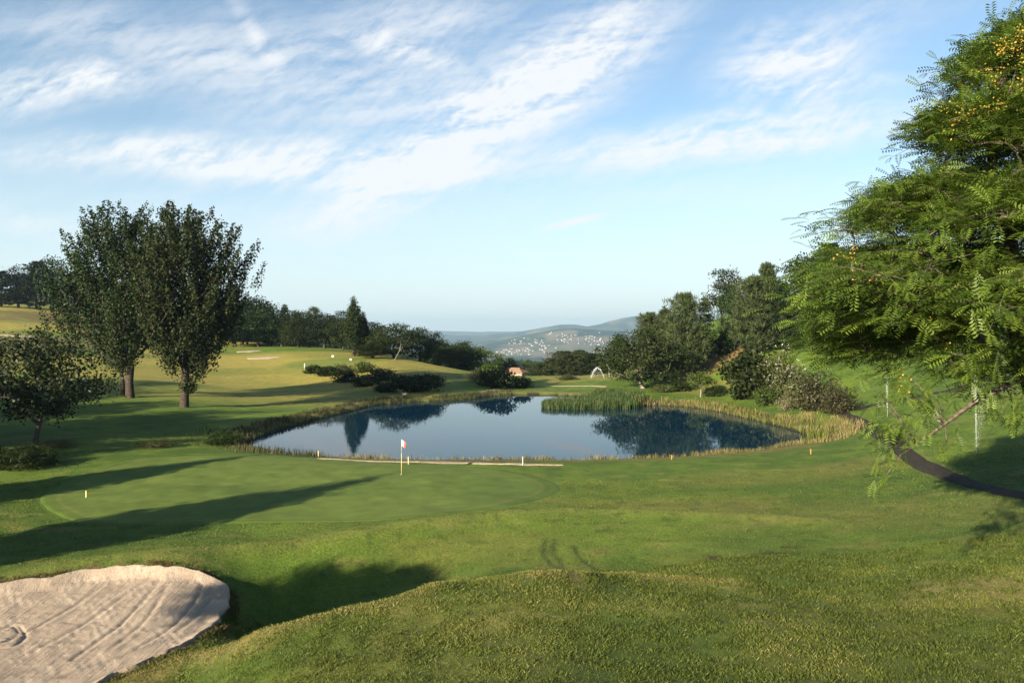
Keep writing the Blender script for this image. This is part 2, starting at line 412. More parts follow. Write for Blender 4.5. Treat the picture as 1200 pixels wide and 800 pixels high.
MG = mat_vcol('turf', bump=1.0, nscale=8.0, dist=.13, amp=.62)
V = np.stack([gx.ravel(), gy.ravel(), gH.ravel()], -1)
ii, jj = np.meshgrid(np.arange(nT - 1), np.arange(nR - 1), indexing='ij')
a = (ii * nR + jj).ravel(); Q = np.stack([a, a + nR, a + nR + 1, a + 1], -1)[:, ::-1]
gme = np_mesh('ground', V, Q, MG, True, vcol=col)
tag(link('ground', gme), kind='structure')

def star_patch(poly, off, rings, mat, colfn, name, kind='structure', relief=None):
    P = np.asarray(poly); c = P.mean(0)
    t = np.linspace(0, 1, rings + 1)[1:]
    X = c[None, None] + t[:, None, None] * (P[None] - c[None, None])
    n = len(P); xy = np.vstack([c[None], X.reshape(-1, 2)])
    z = H(xy[:, 0], xy[:, 1]) + off
    if relief is not None: z = z + relief(xy[:, 0], xy[:, 1])
    ri = np.repeat(np.concatenate([[0], t]), [1] + [n] * rings)
    z -= (off + .03) * (ri >= .999)                       # edge tucks under the turf
    q = []
    for k in range(rings - 1):
        i = 1 + k * n + np.arange(n); j = 1 + k * n + (np.arange(n) + 1) % n
        q.append(np.stack([i, i + n, j + n, j], -1))
    q = np.concatenate(q)
    Vv = np.column_stack([xy, z])
    # centre fan as degenerate-free small quads
    i = 1 + np.arange(0, n - 1, 2); fan = np.stack([np.zeros(len(i), int), i, i + 1, (i + 1) % n + 1], -1)
    q = np.vstack([q[:, ::-1], fan[:, ::-1]])
    me = np_mesh(name, Vv, q, mat, True, vcol=colfn(xy[:, 0], xy[:, 1], ri))
    # normals up
    me.update()
    if sum(p.normal.z for p in me.polygons[:50]) < 0: me.flip_normals()
    return tag(link(name, me), kind=kind)

def green_col(x, y, ri):
    n = fbm(x * .18, y * .35, 61, 4)[:, None]; n2 = fbm(x * 1.2, y * 1.2, 62, 3)[:, None]
    c = L3(.070,.110,.018) * (1 - n) + L3(.104,.142,.026) * n; c = c * (.85 + .3 * n2)
    e = np.clip(1 - np.abs(ri - .93) / .012, 0, 1)[:, None]
    c = c * (1 - .35 * e) + L3(.16,.15,.05) * .35 * e
    c = np.where((ri > .94)[:, None], c * L3(.86,.90,.78), c)
    return c
MGR = mat_vcol('putting_turf', bump=.15, nscale=14, dist=.02, amp=.16)
dense = lambda P, s: np.concatenate([np.linspace(P[i], P[(i + 1) % len(P)], max(2, int(np.linalg.norm(P[(i + 1) % len(P)] - P[i]) / s) + 1))[:-1] for i in range(len(P))])
star_patch(dense(GREEN, .5), .022, 70, MGR, green_col, 'putting_green')

# sand with rake lines and footprints
m, N, out = new_mat('bunker_sand')
tc = N.node('ShaderNodeTexCoord').outputs['Object']
n1 = N.noise(tc, 1.1, 5, .6); n2 = N.noise(tc, 30, 6, .8); n3 = N.noise(tc, 6, 4, .65)
c = N.mix(N.ramp(n1, .3, .7), (.300,.240,.180), (.370,.302,.230)); c = N.mix(N.ramp(n3, .45, .75, 0, .5), c, (.235,.178,.130))
p = N.node('ShaderNodeBsdfPrincipled', ins={'Base Color': c, 'Roughness': .95, 'Specular IOR Level': .1})
mp = N.node('ShaderNodeMapping', ins={'Vector': tc, 'Rotation': (0, 0, R(-38)), 'Scale': (1, 1, .1)})
w = N.node('ShaderNodeTexWave', wave_type='BANDS', bands_direction='X', ins={'Vector': mp.outputs[0], 'Scale': 1.25, 'Distortion': 6.0, 'Detail': 2.0, 'Detail Scale': .35})
v = N.node('ShaderNodeTexVoronoi', feature='F1', ins={'Vector': tc, 'Scale': 13.0, 'Randomness': 1.0}).outputs[0]
mp2 = N.node('ShaderNodeMapping', ins={'Vector': tc, 'Rotation': (0, 0, R(-52)), 'Scale': (1, .06, 1)})
w2 = N.noise(mp2.outputs[0], 9.0, 3, .6)
h = N.math('ADD', N.math('MULTIPLY', w2, .8), N.math('ADD', N.math('MULTIPLY', N.ramp(v, .0, .35), .34), N.math('ADD', N.math('MULTIPLY', n2, .55), N.math('MULTIPLY', N.math('MULTIPLY', w.outputs['Fac'], .22), N.ramp(n1, .45, .6)))))
b = N.node('ShaderNodeBump', ins={'Height': h, 'Strength': .8, 'Distance': .05}); N.l.new(b.outputs[0], p.inputs['Normal'])
N.l.new(p.outputs[0], out.inputs[0]); MSAND = m
GROOVES = [pxline(q) for q in ([(182,674),(160,692),(128,716),(96,738),(40,768)], [(187,684),(165,712),(140,738),(112,758),(85,778)], [(196,690),(178,722),(160,742),(128,768)], [(238,690),(224,716),(200,740),(160,766)], [(248,706),(232,726),(208,744)], [(120,690),(90,712),(50,736),(0,760)], [(-6,758),(12,754),(22,746),(14,738),(0,744)], [(-6,766),(16,762),(30,750),(24,738)])]
def grooves(x, y):
    z = (fbm(x * 3.2, y * 3.2, 95, 3) - .5) * .05 + (fbm(x * .8, y * .8, 96, 2) - .5) * .06
    for k, g in enumerate(GROOVES):
        d = line_dist(x, y, g + np.array([.0, .0])); z -= (.034 if k % 2 else .022) * np.exp(-(d / .055) ** 2) - .010 * np.exp(-((d - .17) / .08) ** 2)
    return z
star_patch(dense(BUNK, .09), .13, 130, MSAND, lambda x, y, r: np.tile(L3(.5,.4,.3), (len(x), 1)), 'bunker_sand', relief=grooves)

def strip(name, pts_px, w, off, mat, colfn=None, nw=6, wfn=None):
    C = smooth_open([G(*p)[:2] for p in pts_px], 8); T = np.gradient(C, axis=0); T /= np.linalg.norm(T, axis=1, keepdims=True)
    Nn = np.stack([-T[:, 1], T[:, 0]], -1); k = len(C)
    s = np.linspace(-.5, .5, nw + 1); ww = np.full(k, w) if wfn is None else wfn(np.linspace(0, 1, k))
    X = C[:, None] + Nn[:, None] * s[None, :, None] * ww[:, None, None]
    z = H(X[..., 0], X[..., 1]) + off - (off + .02) * (np.abs(s) > .49)[None, :]
    VV = np.concatenate([X, z[..., None]], -1).reshape(-1, 3)
    i = (np.arange(k - 1)[:, None] * (nw + 1) + np.arange(nw)[None]).ravel()
    me = np_mesh(name, VV, np.stack([i, i + 1, i + nw + 2, i + nw + 1], -1), mat, True)
    if sum(p.normal.z for p in me.polygons[:50]) < 0: me.flip_normals()
    return tag(link(name, me), kind='structure')
MPALE = mat_plain('pale_sand', (.30,.24,.17), .95, .1, .25, 3.0, .4)
strip('sand_strip', [(372,537.5),(420,539.8),(480,541),(550,542.4),(610,544),(660,545)], .9, .05, MPALE, wfn=lambda t: .1 + .95 * np.sin(np.pi * t) ** .5 * (.45 + .8 * vnoise(t * 14, t * 0, 5)))
MPATH = mat_plain('dark_path', (.026,.022,.015), .9, .15, .35, 5.0, .5)  # dark brown surface, darkened further for the shadow lying on it
strip('far_path', [(560,461),(590,455),(612,452.6),(650,452.2),(690,452.2),(712,453)], 1.1, .06, MPALE)
strip('path', [(975,478),(992,487),(1012,497),(1038,512),(1060,530),(1085,546),(1115,559),(1150,570),(1190,579),(1240,587),(1320,595)], 1.3, .06, MPATH, wfn=lambda t: 1.3 * (.86 + .28 * vnoise(t * 30, t * 0, 8)))
strip('side_path', [(1002,481),(1020,475.5),(1050,470),(1085,463),(1115,457),(1145,449),(1190,440)], 1.7, .06, MPATH)

# ------------------------------------------------------------------ water
m, N, out = new_mat('pond_water')
tc = N.node('ShaderNodeTexCoord').outputs['Object']
mp = N.node('ShaderNodeMapping', ins={'Vector': tc, 'Scale': (1, .45, 1)})
n1 = N.noise(mp.outputs[0], 1.6, 3, .5); n2 = N.noise(mp.outputs[0], .12, 3, .5)
h = N.math('MULTIPLY', n1, N.ramp(n2, .35, .7, .35, 1.0))
b = N.node('ShaderNodeBump', ins={'Height': h, 'Strength': .10, 'Distance': .05})
p = N.node('ShaderNodeBsdfPrincipled', ins={'Base Color': (.003,.020,.040, 1), 'Roughness': .025, 'IOR': 1.135, 'Specular IOR Level': .5, 'Normal': b.outputs[0]})
N.l.new(p.outputs[0], out.inputs[0]); MW = m
wp = poly = POND; c0 = POND.mean(0)
wm = MB(); ring = []
for q in POND:
    ring.append((q[0], q[1]))
# outward offset so the sheet runs under the banks
nr = len(ring); offp = []
for i in range(nr):
    a_, b_ = np.array(ring[i - 1]), np.array(ring[(i + 1) % nr]); d = b_ - a_; d /= np.linalg.norm(d)
    for s in (1, -1):
        q = np.array(ring[i]) + s * .15 * np.array([d[1], -d[0]])
        if poly_dist(np.array([q[0]]), np.array([q[1]]), POND)[0] < 0: offp.append((q[0], q[1], 0.0)); break
wm.add(offp, [tuple(range(len(offp)))])
wo = wm.build('pond', MW); tag(wo, kind='structure')
if wo.data.polygons[0].normal.z < 0: wo.data.flip_normals()

# ------------------------------------------------------------------ vegetation generators
def unit(v): return v / (np.linalg.norm(v, axis=-1, keepdims=True) + 1e-9)

def grow(trunk, r0, centers, rng, up=.6, sag=.0, tip=.018, power=.5, maxr=None):
    """branches from a trunk polyline to every clump centre; returns polylines with radii"""
    P = np.zeros((len(trunk) + 4 * len(centers) + 8, 3)); par = np.full(len(P), -1); n = len(trunk)
    P[:n] = trunk; par[1:n] = np.arange(n - 1)
    start = max(1, int(n * .35))
    order = np.argsort(np.linalg.norm(centers - trunk[-1] * .5 - trunk[start] * .5, axis=1))
    chains = []; cnt = np.zeros(len(P)); tips = []
    for c in centers[order]:
        d = c - P[start:n]; L = np.linalg.norm(d, axis=1)
        cost = L * (1 + up * np.clip(.75 - d[:, 2] / (L + .01), 0, 2)) 
        k = int(np.argmin(cost)) + start; a = P[k]; L = np.linalg.norm(c - a)
        ids = [k]
        mid = (a + c) / 2; bend = np.array([0, 0, -sag * L]) + rng.normal(0, .07, 3) * L
        for t in (.33, .66, 1.0):
            P[n] = a * (1 - t) + c * t + bend * 4 * t * (1 - t); par[n] = ids[-1]; ids.append(n); n += 1
        chains.append(ids); tips.append(ids[-1])
        q = ids[-1]
        while q >= 0: cnt[q] += 1; q = par[q]
    rad = lambda k: tip * np.maximum(cnt[k], 1) ** power
    sc = r0 / max(rad(np.array([0]))[0], 1e-6)
    out = []
    tr = np.arange(len(trunk)); rt = np.maximum(rad(tr) * sc, r0 * np.linspace(1, .25, len(trunk)) ** 1.2 * .8); rt[0] *= 1.25
    out.append((np.array(trunk), rt))
    for ids in chains:
        k = np.array(ids); rr = tip * np.maximum(cnt[k], 1) ** power
        rr = np.minimum(rr, r0 * .7); rr[0] = min(rr[0], rr[1] * 1.25); rr[-1] *= .5
        out.append((P[k].copy(), rr))
    return out

def leaf_quads(C, L, W, rng, out_from=None, up=.35, outw=.5, droop=0.0, axis=None):
    n = len(C)
    nr = rng.normal(0, 1, (n, 3))
    nr = unit(nr); nr[:, 2] += up
    if out_from is not None: nr += outw * unit(C - out_from)
    nr = unit(nr)
    ax = rng.normal(0, 1, (n, 3)) if axis is None else axis + rng.normal(0, .35, (n, 3))
    ax[:, 2] -= droop
    ax = unit(ax - nr * (ax * nr).sum(1, keepdims=True)); bx = np.cross(nr, ax)
    L = L * rng.uniform(.7, 1.3, n)[:, None]; W = W * rng.uniform(.7, 1.3, n)[:, None]
    V = np.stack([C - ax * L / 2, C + bx * W / 2 - ax * L * .08, C + ax * L / 2, C - bx * W / 2 - ax * L * .08], 1).reshape(-1, 3)
    return V, np.arange(4 * n).reshape(-1, 4)

def cluster(centers, n, sig, rng):
    k = len(centers); off = rng.normal(0, 1, (k, n, 3)) * np.asarray(sig)
    return (centers[:, None] + off).reshape(-1, 3)

def envelope(M, prof, rng, lobes=.25, shell=.55, seed=0, squash=1.0):
    """points inside a revolved profile [(z, R)...] with lumpy azimuth; biased to the outside"""
    Z = np.array([p[0] for p in prof]); Rr = np.array([p[1] for p in prof]); out = []
    w = Rr / Rr.sum()
    ph = rng.uniform(0, 6.28, 6)
    while len(out) < M:
        z = rng.uniform(Z[0], Z[-1]); r = np.interp(z, Z, Rr)
        if rng.random() > (r / Rr.max()) ** 1.3: continue
        a = rng.uniform(0, 2 * math.pi)
        f = 1 + lobes * (math.sin(2 * a + ph[0] + z * .35) * .5 + math.sin(3 * a + ph[1] - z * .5) * .5 + math.sin(5 * a + ph[2] + z * .9) * .35)
        u = rng.random() ** (1 - shell) if rng.random() < .8 else rng.random() ** .5
        out.append((r * f * u * math.cos(a), r * f * u * math.sin(a) * squash, z))
    return np.array(out)

MBARK = mat_plain('bark', (.045,.036,.028), .9, .1, .45, 6.0, .8)
MBARKP = mat_plain('pale_bark', (.19,.165,.135), .8, .2, .35, 5.0, .5)
MBARKL = mat_plain('mottled_bark', (.085,.066,.050), .85, .15, .6, 9.0, .8)
ML = {
 'poplar': mat_leaf('leaf_poplar', (.006,.013,.004), (.032,.050,.013), .15, .55, .12, .08),
 'oak':    mat_leaf('leaf_oak', (.007,.015,.004), (.030,.045,.010), .18, .55, .10, .3),
 'bright': mat_leaf('leaf_bright', (.022,.040,.008), (.066,.094,.019), .28, .55, .12, .2),
 'pine':   mat_leaf('needle_pine', (.014,.027,.009), (.066,.084,.030), .12, .55, .10, .25),
 'dark':   mat_leaf('needle_dark', (.005,.011,.004), (.018,.028,.008), .10, .55, .08, .25),
 'euca':   mat_leaf('leaf_eucalypt', (.012,.020,.007), (.040,.050,.018), .18, .55, .10, .25),
 'small':  mat_leaf('leaf_round', (.006,.013,.004), (.032,.048,.015), .16, .5, .16, .1),
 'olive':  mat_leaf('leaf_olive', (.028,.038,.011), (.084,.092,.028), .25, .5, .3, .15),
 'red':    mat_leaf('leaf_reddish', (.018,.022,.007), (.056,.050,.017), .25, .5, .3, .1),
 'pale':   mat_leaf('leaf_pale', (.08,.08,.04), (.18,.165,.09), .25, .6, .2, .1),
 'feather':mat_leaf('leaf_feathery', (.016,.044,.007), (.128,.190,.023), .30, .5, .3, .05),
}
MYEL = mat_leaf('petal_yellow', (.28,.15,.025), (.42,.26,.05), .3, .6, .2, .05, (1.1,1.0,.6))
MWHI = mat_leaf('petal_white', (.55,.53,.46), (.8,.78,.7), .3, .6, .2, .05, (1,1,1))

def tree_meshes(name, branches, sides, bark, V, Q, leafm, rng, tint=None):
    tv, tq = tubes(branches, sides)
    t = np_mesh('trunk', tv, tq, bark, True)
    c = np_mesh('crown', V, Q, leafm, False, {'tint': rng.random(len(Q)) if tint is None else tint})
    return t, c

def height_tint(V, Q, rng, k=.35):
    t = rng.random(len(Q)) * (1 - k) + k * rng.random(len(Q)) ** 2
    return t

def broadleaf(seed, h, prof, M, n, sig, leaf, L, W, bark=MBARK, r0=None, base=.3, lean=(0, 0), up=.6, lobes=.3, shell=.55, squash=1, vert=1.0, sides=5, upleaf=.35, wob=.012):
    """profile in fractions of height / height"""
    rng = np.random.default_rng(seed)
    pr = [(z * h, r * h) for z, r in prof]
    C = envelope(M, pr, rng, lobes, shell, seed, squash)
    top = h * (.75 if vert <= 1 else .85); k = 8
    tz = np.linspace(0, top, k)
    tr = np.stack([lean[0] * (tz / top) ** 1.3 + np.cumsum(rng.normal(0, wob * h, k)) * (tz > .1), lean[1] * (tz / top) ** 1.3 + np.cumsum(rng.normal(0, wob * h, k)) * (tz > .1), tz - .25 * (tz == 0)], -1)
    C[:, 0] += lean[0] * C[:, 2] / h; C[:, 1] += lean[1] * C[:, 2] / h
    br = grow(tr, r0 or h * .028, C, rng, up, tip=.0016 * h)
    P = cluster(C, n, np.array(sig) * np.array([1, 1, vert]), rng)
    P = P[P[:, 2] > base * h * .4]
    Vv, Qq = leaf_quads(P, L, W, rng, np.array([0, 0, h * .55]), upleaf, .5, .25)
    return tree_meshes('t', br, sides, bark, Vv, Qq, ML[leaf], rng)

def conifer(seed, h, prof, nw, leaf, needle=(.5, .08), per=14, base=.12, upcurve=.25, upt=.75, bark=MBARK, r0=None, clumps=6, wob=.25, tiers=7):
    rng = np.random.default_rng(seed)
    Z = np.array([p[0] for p in prof]) * h; Rr = np.array([p[1] for p in prof]) * h
    tz = np.linspace(0, h * .98, 9); tr = np.stack([np.cumsum(rng.normal(0, .006 * h, 9)), np.cumsum(rng.normal(0, .006 * h, 9)), tz - .3 * (tz == 0)], -1)
    rr = np.linspace(1, .06, 9) * (r0 or h * .018); br = [(tr, rr)]; tp, td = [], []
    for w in range(nw):
        z = Z[0] + (Z[-1] - Z[0]) * ((w + rng.uniform(-.3, .3)) / nw); z = min(max(z, Z[0]), Z[-1])
        Rm = np.interp(z, Z, Rr); b = np.array([np.interp(z, tz, tr[:, 0]), np.interp(z, tz, tr[:, 1]), z]); a0 = rng.uniform(0, 6.28)
        for q in range(tiers):
            a = a0 + q * 6.283 / tiers + rng.normal(0, .25); L = Rm * rng.uniform(1 - wob, 1 + wob)
            d = np.array([math.cos(a), math.sin(a), 0.0])
            t = np.linspace(0, 1, 5)
            P = b + d * (t * L)[:, None] + np.array([0, 0, 1.0]) * (L * (upcurve * t ** 2 - .06 * t))[:, None]
            br.append((P, np.linspace(1, .2, 5) * max(.012, .022 * L)))
            for u in np.linspace(.32, 1, clumps):
                p = b + d * u * L + np.array([0, 0, L * (upcurve * u * u - .06 * u)])
                s = rng.normal(0, .10 * L * (1.1 - .3 * u) + .08, 3); s[2] *= .5
                tp.append(p + s); td.append(d * .6 + np.array([0, 0, upt + upcurve]) + rng.normal(0, .3, 3))
    tp.append(tr[-1]); td.append(np.array([0, 0, 1.0]))
    tp = np.array(tp); td = unit(np.array(td)); n = len(tp)
    dirs = unit(td[:, None] * 1.0 + rng.normal(0, .55, (n, per, 3))).reshape(-1, 3)
    C = np.repeat(tp, per, 0) + dirs * needle[0] * rng.uniform(.25, .75, (n * per, 1))
    Vv, Qq = leaf_quads(C, needle[0], needle[1], rng, None, .1, 0, 0, axis=dirs * 2.2)
    return tree_meshes('c', br, 5, bark, Vv, Qq, ML[leaf], rng)

def shrub(seed, h, w, n, leaf, L, W, lobes=.3, blossoms=0, bl_mat=None):
    rng = np.random.default_rng(seed)
    C = envelope(46, [(0.02 * h, .34 * w), (.3 * h, .5 * w), (.6 * h, .46 * w), (.85 * h, .3 * w), (h * .97, .1 * w)], rng, lobes, .65)
    br = []
    for c in C[:22]:
        t = np.linspace(0, 1, 4)[:, None]; s = np.array([c[0] * .12, c[1] * .12, -.1])
        br.append((s * (1 - t) + c * t + np.array([0, 0, .12 * h]) * 4 * t * (1 - t) * .5, np.linspace(.03, .008, 4) * (h / 2)))
    P = cluster(C, n // 46 + 1, (.11 * w, .11 * w, .09 * h), rng); P[:, 2] = np.abs(P[:, 2])
    Vv, Qq = leaf_quads(P, L, W, rng, np.array([0, 0, h * .2]), .35, .7)
    t, c = tree_meshes('s', br, 4, MBARK, Vv, Qq, ML[leaf], rng)
    b = None
    if blossoms:
        k = rng.choice(len(C), blossoms); o = unit(C[k] - np.array([0, 0, h * .3]))
        B = C[k] + o * .16 * w + rng.normal(0, .06 * w, (blossoms, 3))
        P = cluster(B, 9, (.07, .07, .05), rng); P[:, 2] = np.abs(P[:, 2])
        bv, bq = leaf_quads(P, .075, .06, rng, None, .8)
        b = np_mesh('blossom', bv, bq, bl_mat, False, {'tint': rng.random(len(bq))})
    return t, c, b

def place(name, meshes, loc, label, cat='tree', group=None, sc=(1, 1, 1), rz=0.0, names=('trunk', 'crown', 'blossom')):
    e = tag(empty(name, loc, rz, sc), label, cat, group)
    for nm, me in zip(names, meshes):
        if me is not None: link(nm, me, e)
    return e

def at(px, Y, dz=0.0):
    x = (px - 600) / F * Y
    return np.array([x, Y, float(H(np.array([x]), np.array([Y]))[0]) + dz])
def zpx(py, Y): return CZ + (HOR - py) / F * Y

# --- kinds, built once and copied
VASE = [(.20,.10),(.30,.20),(.42,.27),(.58,.31),(.72,.32),(.84,.27),(.93,.17),(1.0,.06)]
ROUND = [(.10,.22),(.25,.42),(.45,.50),(.65,.46),(.82,.33),(.95,.16),(1.0,.05)]
OVAL = [(.16,.16),(.3,.30),(.5,.36),(.7,.32),(.88,.19),(1.0,.05)]
COLUMN = [(.05,.09),(.2,.125),(.45,.14),(.7,.115),(.88,.07),(1.0,.02)]
UMB = [(.66,.20),(.74,.34),(.84,.36),(.93,.24),(1.0,.08)]
TALLT = [(.42,.12),(.52,.20),(.66,.17),(.74,.24),(.86,.20),(1.0,.07)]
K = {}
K['oak0'] = broadleaf(101, 10, ROUND, 120, 60, (.55,.55,.42), 'oak', .36, .24)
K['oak1'] = broadleaf(102, 10, ROUND, 105, 65, (.6,.6,.42), 'oak', .36, .24, lobes=.45)
K['oak2'] = broadleaf(103, 10, OVAL, 110, 60, (.5,.5,.5), 'oak', .36, .24, lobes=.4)
K['green0'] = broadleaf(104, 10, ROUND, 110, 65, (.55,.55,.4), 'bright', .36, .24, lobes=.35)
K['col'] = broadleaf(105, 13, COLUMN, 230, 60, (.24,.24,.55), 'poplar', .30, .22, up=2.2, lobes=.12, wob=.002)
K['umb0'] = broadleaf(106, 12, UMB, 60, 60, (.6,.6,.28), 'euca', .36, .20, r0=.22, up=.4, lobes=.5)
K['umb1'] = broadleaf(107, 12, TALLT, 50, 60, (.55,.55,.35), 'euca', .36, .2, r0=.2, up=.6, lobes=.6)
K['umb2'] = broadleaf(108, 12, [(.83,.2),(.88,.36),(.94,.34),(1.0,.1)], 80, 60, (.6,.6,.16), 'euca', .36, .20, r0=.05, up=.2, lobes=.3, wob=.003)  # unseen tree, crown and stem thinned to shape its shadow on the hollow
K['pine0'] = conifer(111, 12, [(.06,.26),(.25,.29),(.5,.24),(.75,.15),(.92,.07),(1,.02)], 22, 'pine', (.80,.10), 12, wob=.4, tiers=8, upt=1.2, upcurve=.4)
K['pine1'] = conifer(112, 12, [(.05,.22),(.3,.26),(.55,.25),(.8,.17),(.95,.07),(1,.02)], 19, 'pine', (.90,.10), 13, upcurve=.6, wob=.45, tiers=8, upt=1.3)
K['spire'] = conifer(113, 12, [(.1,.17),(.3,.16),(.6,.11),(.85,.05),(1,.01)], 20, 'pine', (.45,.09), 10, upcurve=.12, clumps=5)
K['dark0'] = conifer(114, 12, [(.06,.24),(.3,.27),(.6,.22),(.85,.12),(1,.03)], 20, 'dark', (.6,.13), 11, upcurve=.3, wob=.35)
K['dark1'] = broadleaf(115, 12, OVAL, 100, 60, (.6,.6,.5), 'dark', .42, .28, lobes=.45)
KH = {'oak0':10,'oak1':10,'oak2':10,'green0':10,'col':13,'umb0':12,'umb1':12,'umb2':12,'pine0':12,'pine1':12,'spire':12,'dark0':12,'dark1':12}
KW = {}
for k_, (t_, c_) in K.items():
    a = np.empty(len(c_.vertices) * 3, np.float32); c_.vertices.foreach_get('co', a); a = a.reshape(-1, 3)
    KW[k_] = np.percentile(np.abs(a[:, 0]), 96) * 2
    KH[k_] = np.percentile(a[:, 2], 99.7)
_rz = np.random.default_rng(5)
def plant(kind, name, px, top, Y, wpx, label, group=None, base_z=None, cat='tree', bark=None):
    p = at(px, Y) if Y > 0 else G(px, -Y)
    Y = p[1]
    if base_z is not None: p[2] = base_z
    h = zpx(top, Y) - p[2]; w = wpx / F * Y
    return place(name, K[kind], p, label, cat, group, (w / KW[kind], w / KW[kind], h / KH[kind]), _rz.uniform(0, 6.28))

# --- the two big poplars on the left bank
PV1 = [(.19,.08),(.27,.20),(.36,.32),(.5,.345),(.64,.32),(.78,.27),(.9,.19),(1.0,.09)]
PV2 = [(.18,.08),(.26,.17),(.38,.23),(.54,.26),(.68,.275),(.80,.25),(.9,.19),(1.0,.08)]
def poplar(seed, h, prof, M, lean, sq=1.0):
    rng = np.random.default_rng(seed)
    C = envelope(M, [(z * h * .96, r * h) for z, r in prof], rng, .34, .5, seed, sq)
    k = 7; tz = np.linspace(0, h * .5, k)
    tr = np.stack([lean * (tz / h) ** 1.1 + rng.normal(0, .08, k) * (tz > 0), rng.normal(0, .08, k) * (tz > 0), tz - .4 * (tz == 0)], -1)
    C[:, 0] += lean * .5
    br = grow(tr, .034 * h * .6, C, rng, 2.4, sag=.02, tip=.022)
    P = []
    for c in C:                                     # each clump is an upright shoot leaning outwards
        o = np.array([c[0] - lean * .5, c[1], 0]); o = o / (np.linalg.norm(o) + .1) * .42 + np.array([0, 0, 1.0]); o /= np.linalg.norm(o)
        t = rng.uniform(-.9, 1.5, (135, 1)); s = rng.normal(0, .27, (135, 3)) * (1.15 - .5 * np.clip(t, 0, 1.25))
        P.append(c + o * t * 1.5 + s)
        br.append((np.stack([c - o * .5, c + o * .5, c + o * 1.3]), np.array([.03, .02, .008])))
    P = np.concatenate(P)
    V_, Q_ = leaf_quads(P, .27, .22, rng, np.array([lean * .5, 0, h * .5]), .15, .55, .3)
    return tree_meshes('p', br, 7, MBARK, V_, Q_, ML['poplar'], rng)
p1 = G(153, 466); p2 = G(216, 477)
h1 = zpx(247, p1[1]) - p1[2]; h2 = zpx(246, p2[1]) - p2[2]
e = place('poplar_tree', poplar(201, h1, PV1, 430, -1.8), p1, 'broad poplar with a thick leaning trunk, left one of the tall pair on the bank', 'tree', 'pair of tall poplars on the left bank')
e = place('poplar_tree', poplar(202, h2, PV2, 400, 1.0), p2, 'fan-shaped poplar with a straight bare trunk, right one of the tall pair on the bank', 'tree', 'pair of tall poplars on the left bank')
# leafy sprouts on the trunks
sp = shrub(203, 1.9, 1.7, 700, 'poplar', .24, .18)
q = at(143, p1[1] + 3.0)
rng = np.random.default_rng(204)
tv = [(np.array([[0, 0, -.2], [.1, 0, 1.2], [-.1, .1, 2.6], [0, 0, 3.4]]), np.array([.36, .28, .24, .15]))]
P_ = cluster(np.array([[0,0,3.5],[.5,.2,3.9],[-.6,0,3.7],[.2,-.4,3.2],[-.3,.3,4.2]]), 150, (.45,.45,.4), rng); v_, q_ = leaf_quads(P_, .24, .18, rng, np.array([0,0,3.5]))
place('pollard_tree', tree_meshes('x', tv, 7, MBARK, v_, q_, ML['poplar'], rng), q, 'short pollarded stump with a leafy ball, left beside the leaning poplar')
e2 = [o for o in COL.objects if o.name == 'poplar_tree.001'][0]
s_ = link('sprout_foliage', sp[1], e2); s_.location = (.55, -.3, 1.6)

# --- the small round tree at the left edge
ps = G(41, 520)
hs = zpx(388, ps[1]) - ps[2]
rng = np.random.default_rng(210)
C = envelope(150, [(.26*hs,2.6),(.36*hs,4.6),(.52*hs,5.6),(.7*hs,4.8),(.86*hs,3.2),(.97*hs,1.4)], rng, .28, .55)
C[:, 0] -= .2
C = C[~((C[:, 0] > 3.4) & (C[:, 2] > .62 * hs))]
tr = np.array([[0,0,-.2],[.15,0,.7],[.32,0,1.5],[.45,.1,2.3],[.3,.1,3.4],[.1,0,4.6]])
br = grow(tr, .19, C, rng, .5, tip=.014)
P_ = cluster(C, 62, (.46,.46,.36), rng); v_, q_ = leaf_quads(P_, .27, .19, rng, np.array([0,0,4.0]), .4, .55, .2)
place('round_tree', tree_meshes('r', br, 7, MBARKL, v_, q_, ML['small'], rng), ps, 'low spreading dark-leaved tree with a thin leaning trunk at the left edge')

# --- trees out of frame on the left whose shadows lie over the green
for (x, y, kind, h, w, ztop) in [(-31.0,16.0,'col',11.2,4.4,0),(-37.5,28.5,'col',9.6,4.0,0),(-24.9,3.4,'umb2',0,4.2,10.9),(-23.6,3.6,'umb2',0,3.8,10.8),(-25.6,4.2,'umb2',0,3.4,10.4),(-43,22,'dark1',9.5,8,0),(-46,14,'dark1',10,8,0),(-54,47,'dark1',12,12,0),(-64,62,'oak0',13,13,0),(-51,58,'oak2',10,9,0),(-78,84,'oak1',15,15,0),(-47,34,'dark1',9.0,9,0),(-60,41,'dark1',13,12,0),(-68,52,'dark1',14,13,0),(-74,70,'oak0',14,15,0),(-41,31.5,'dark1',4.5,5,0),(-50,50,'dark1',13,12,0),(-57,54,'dark1',14,12,0),(-45,42,'oak0',9,10,0)]:
    p = np.array([x, y, float(H(np.array([x]), np.array([y]))[0])])
    if ztop: h = ztop - p[2]
    place('shade_tree', K[kind], p, 'tree standing left outside the frame, its long shadow lying over the grass', 'tree', 'trees left of the frame', (w / KW[kind], w / KW[kind], h / KH[kind]), _rz.uniform(0, 6))

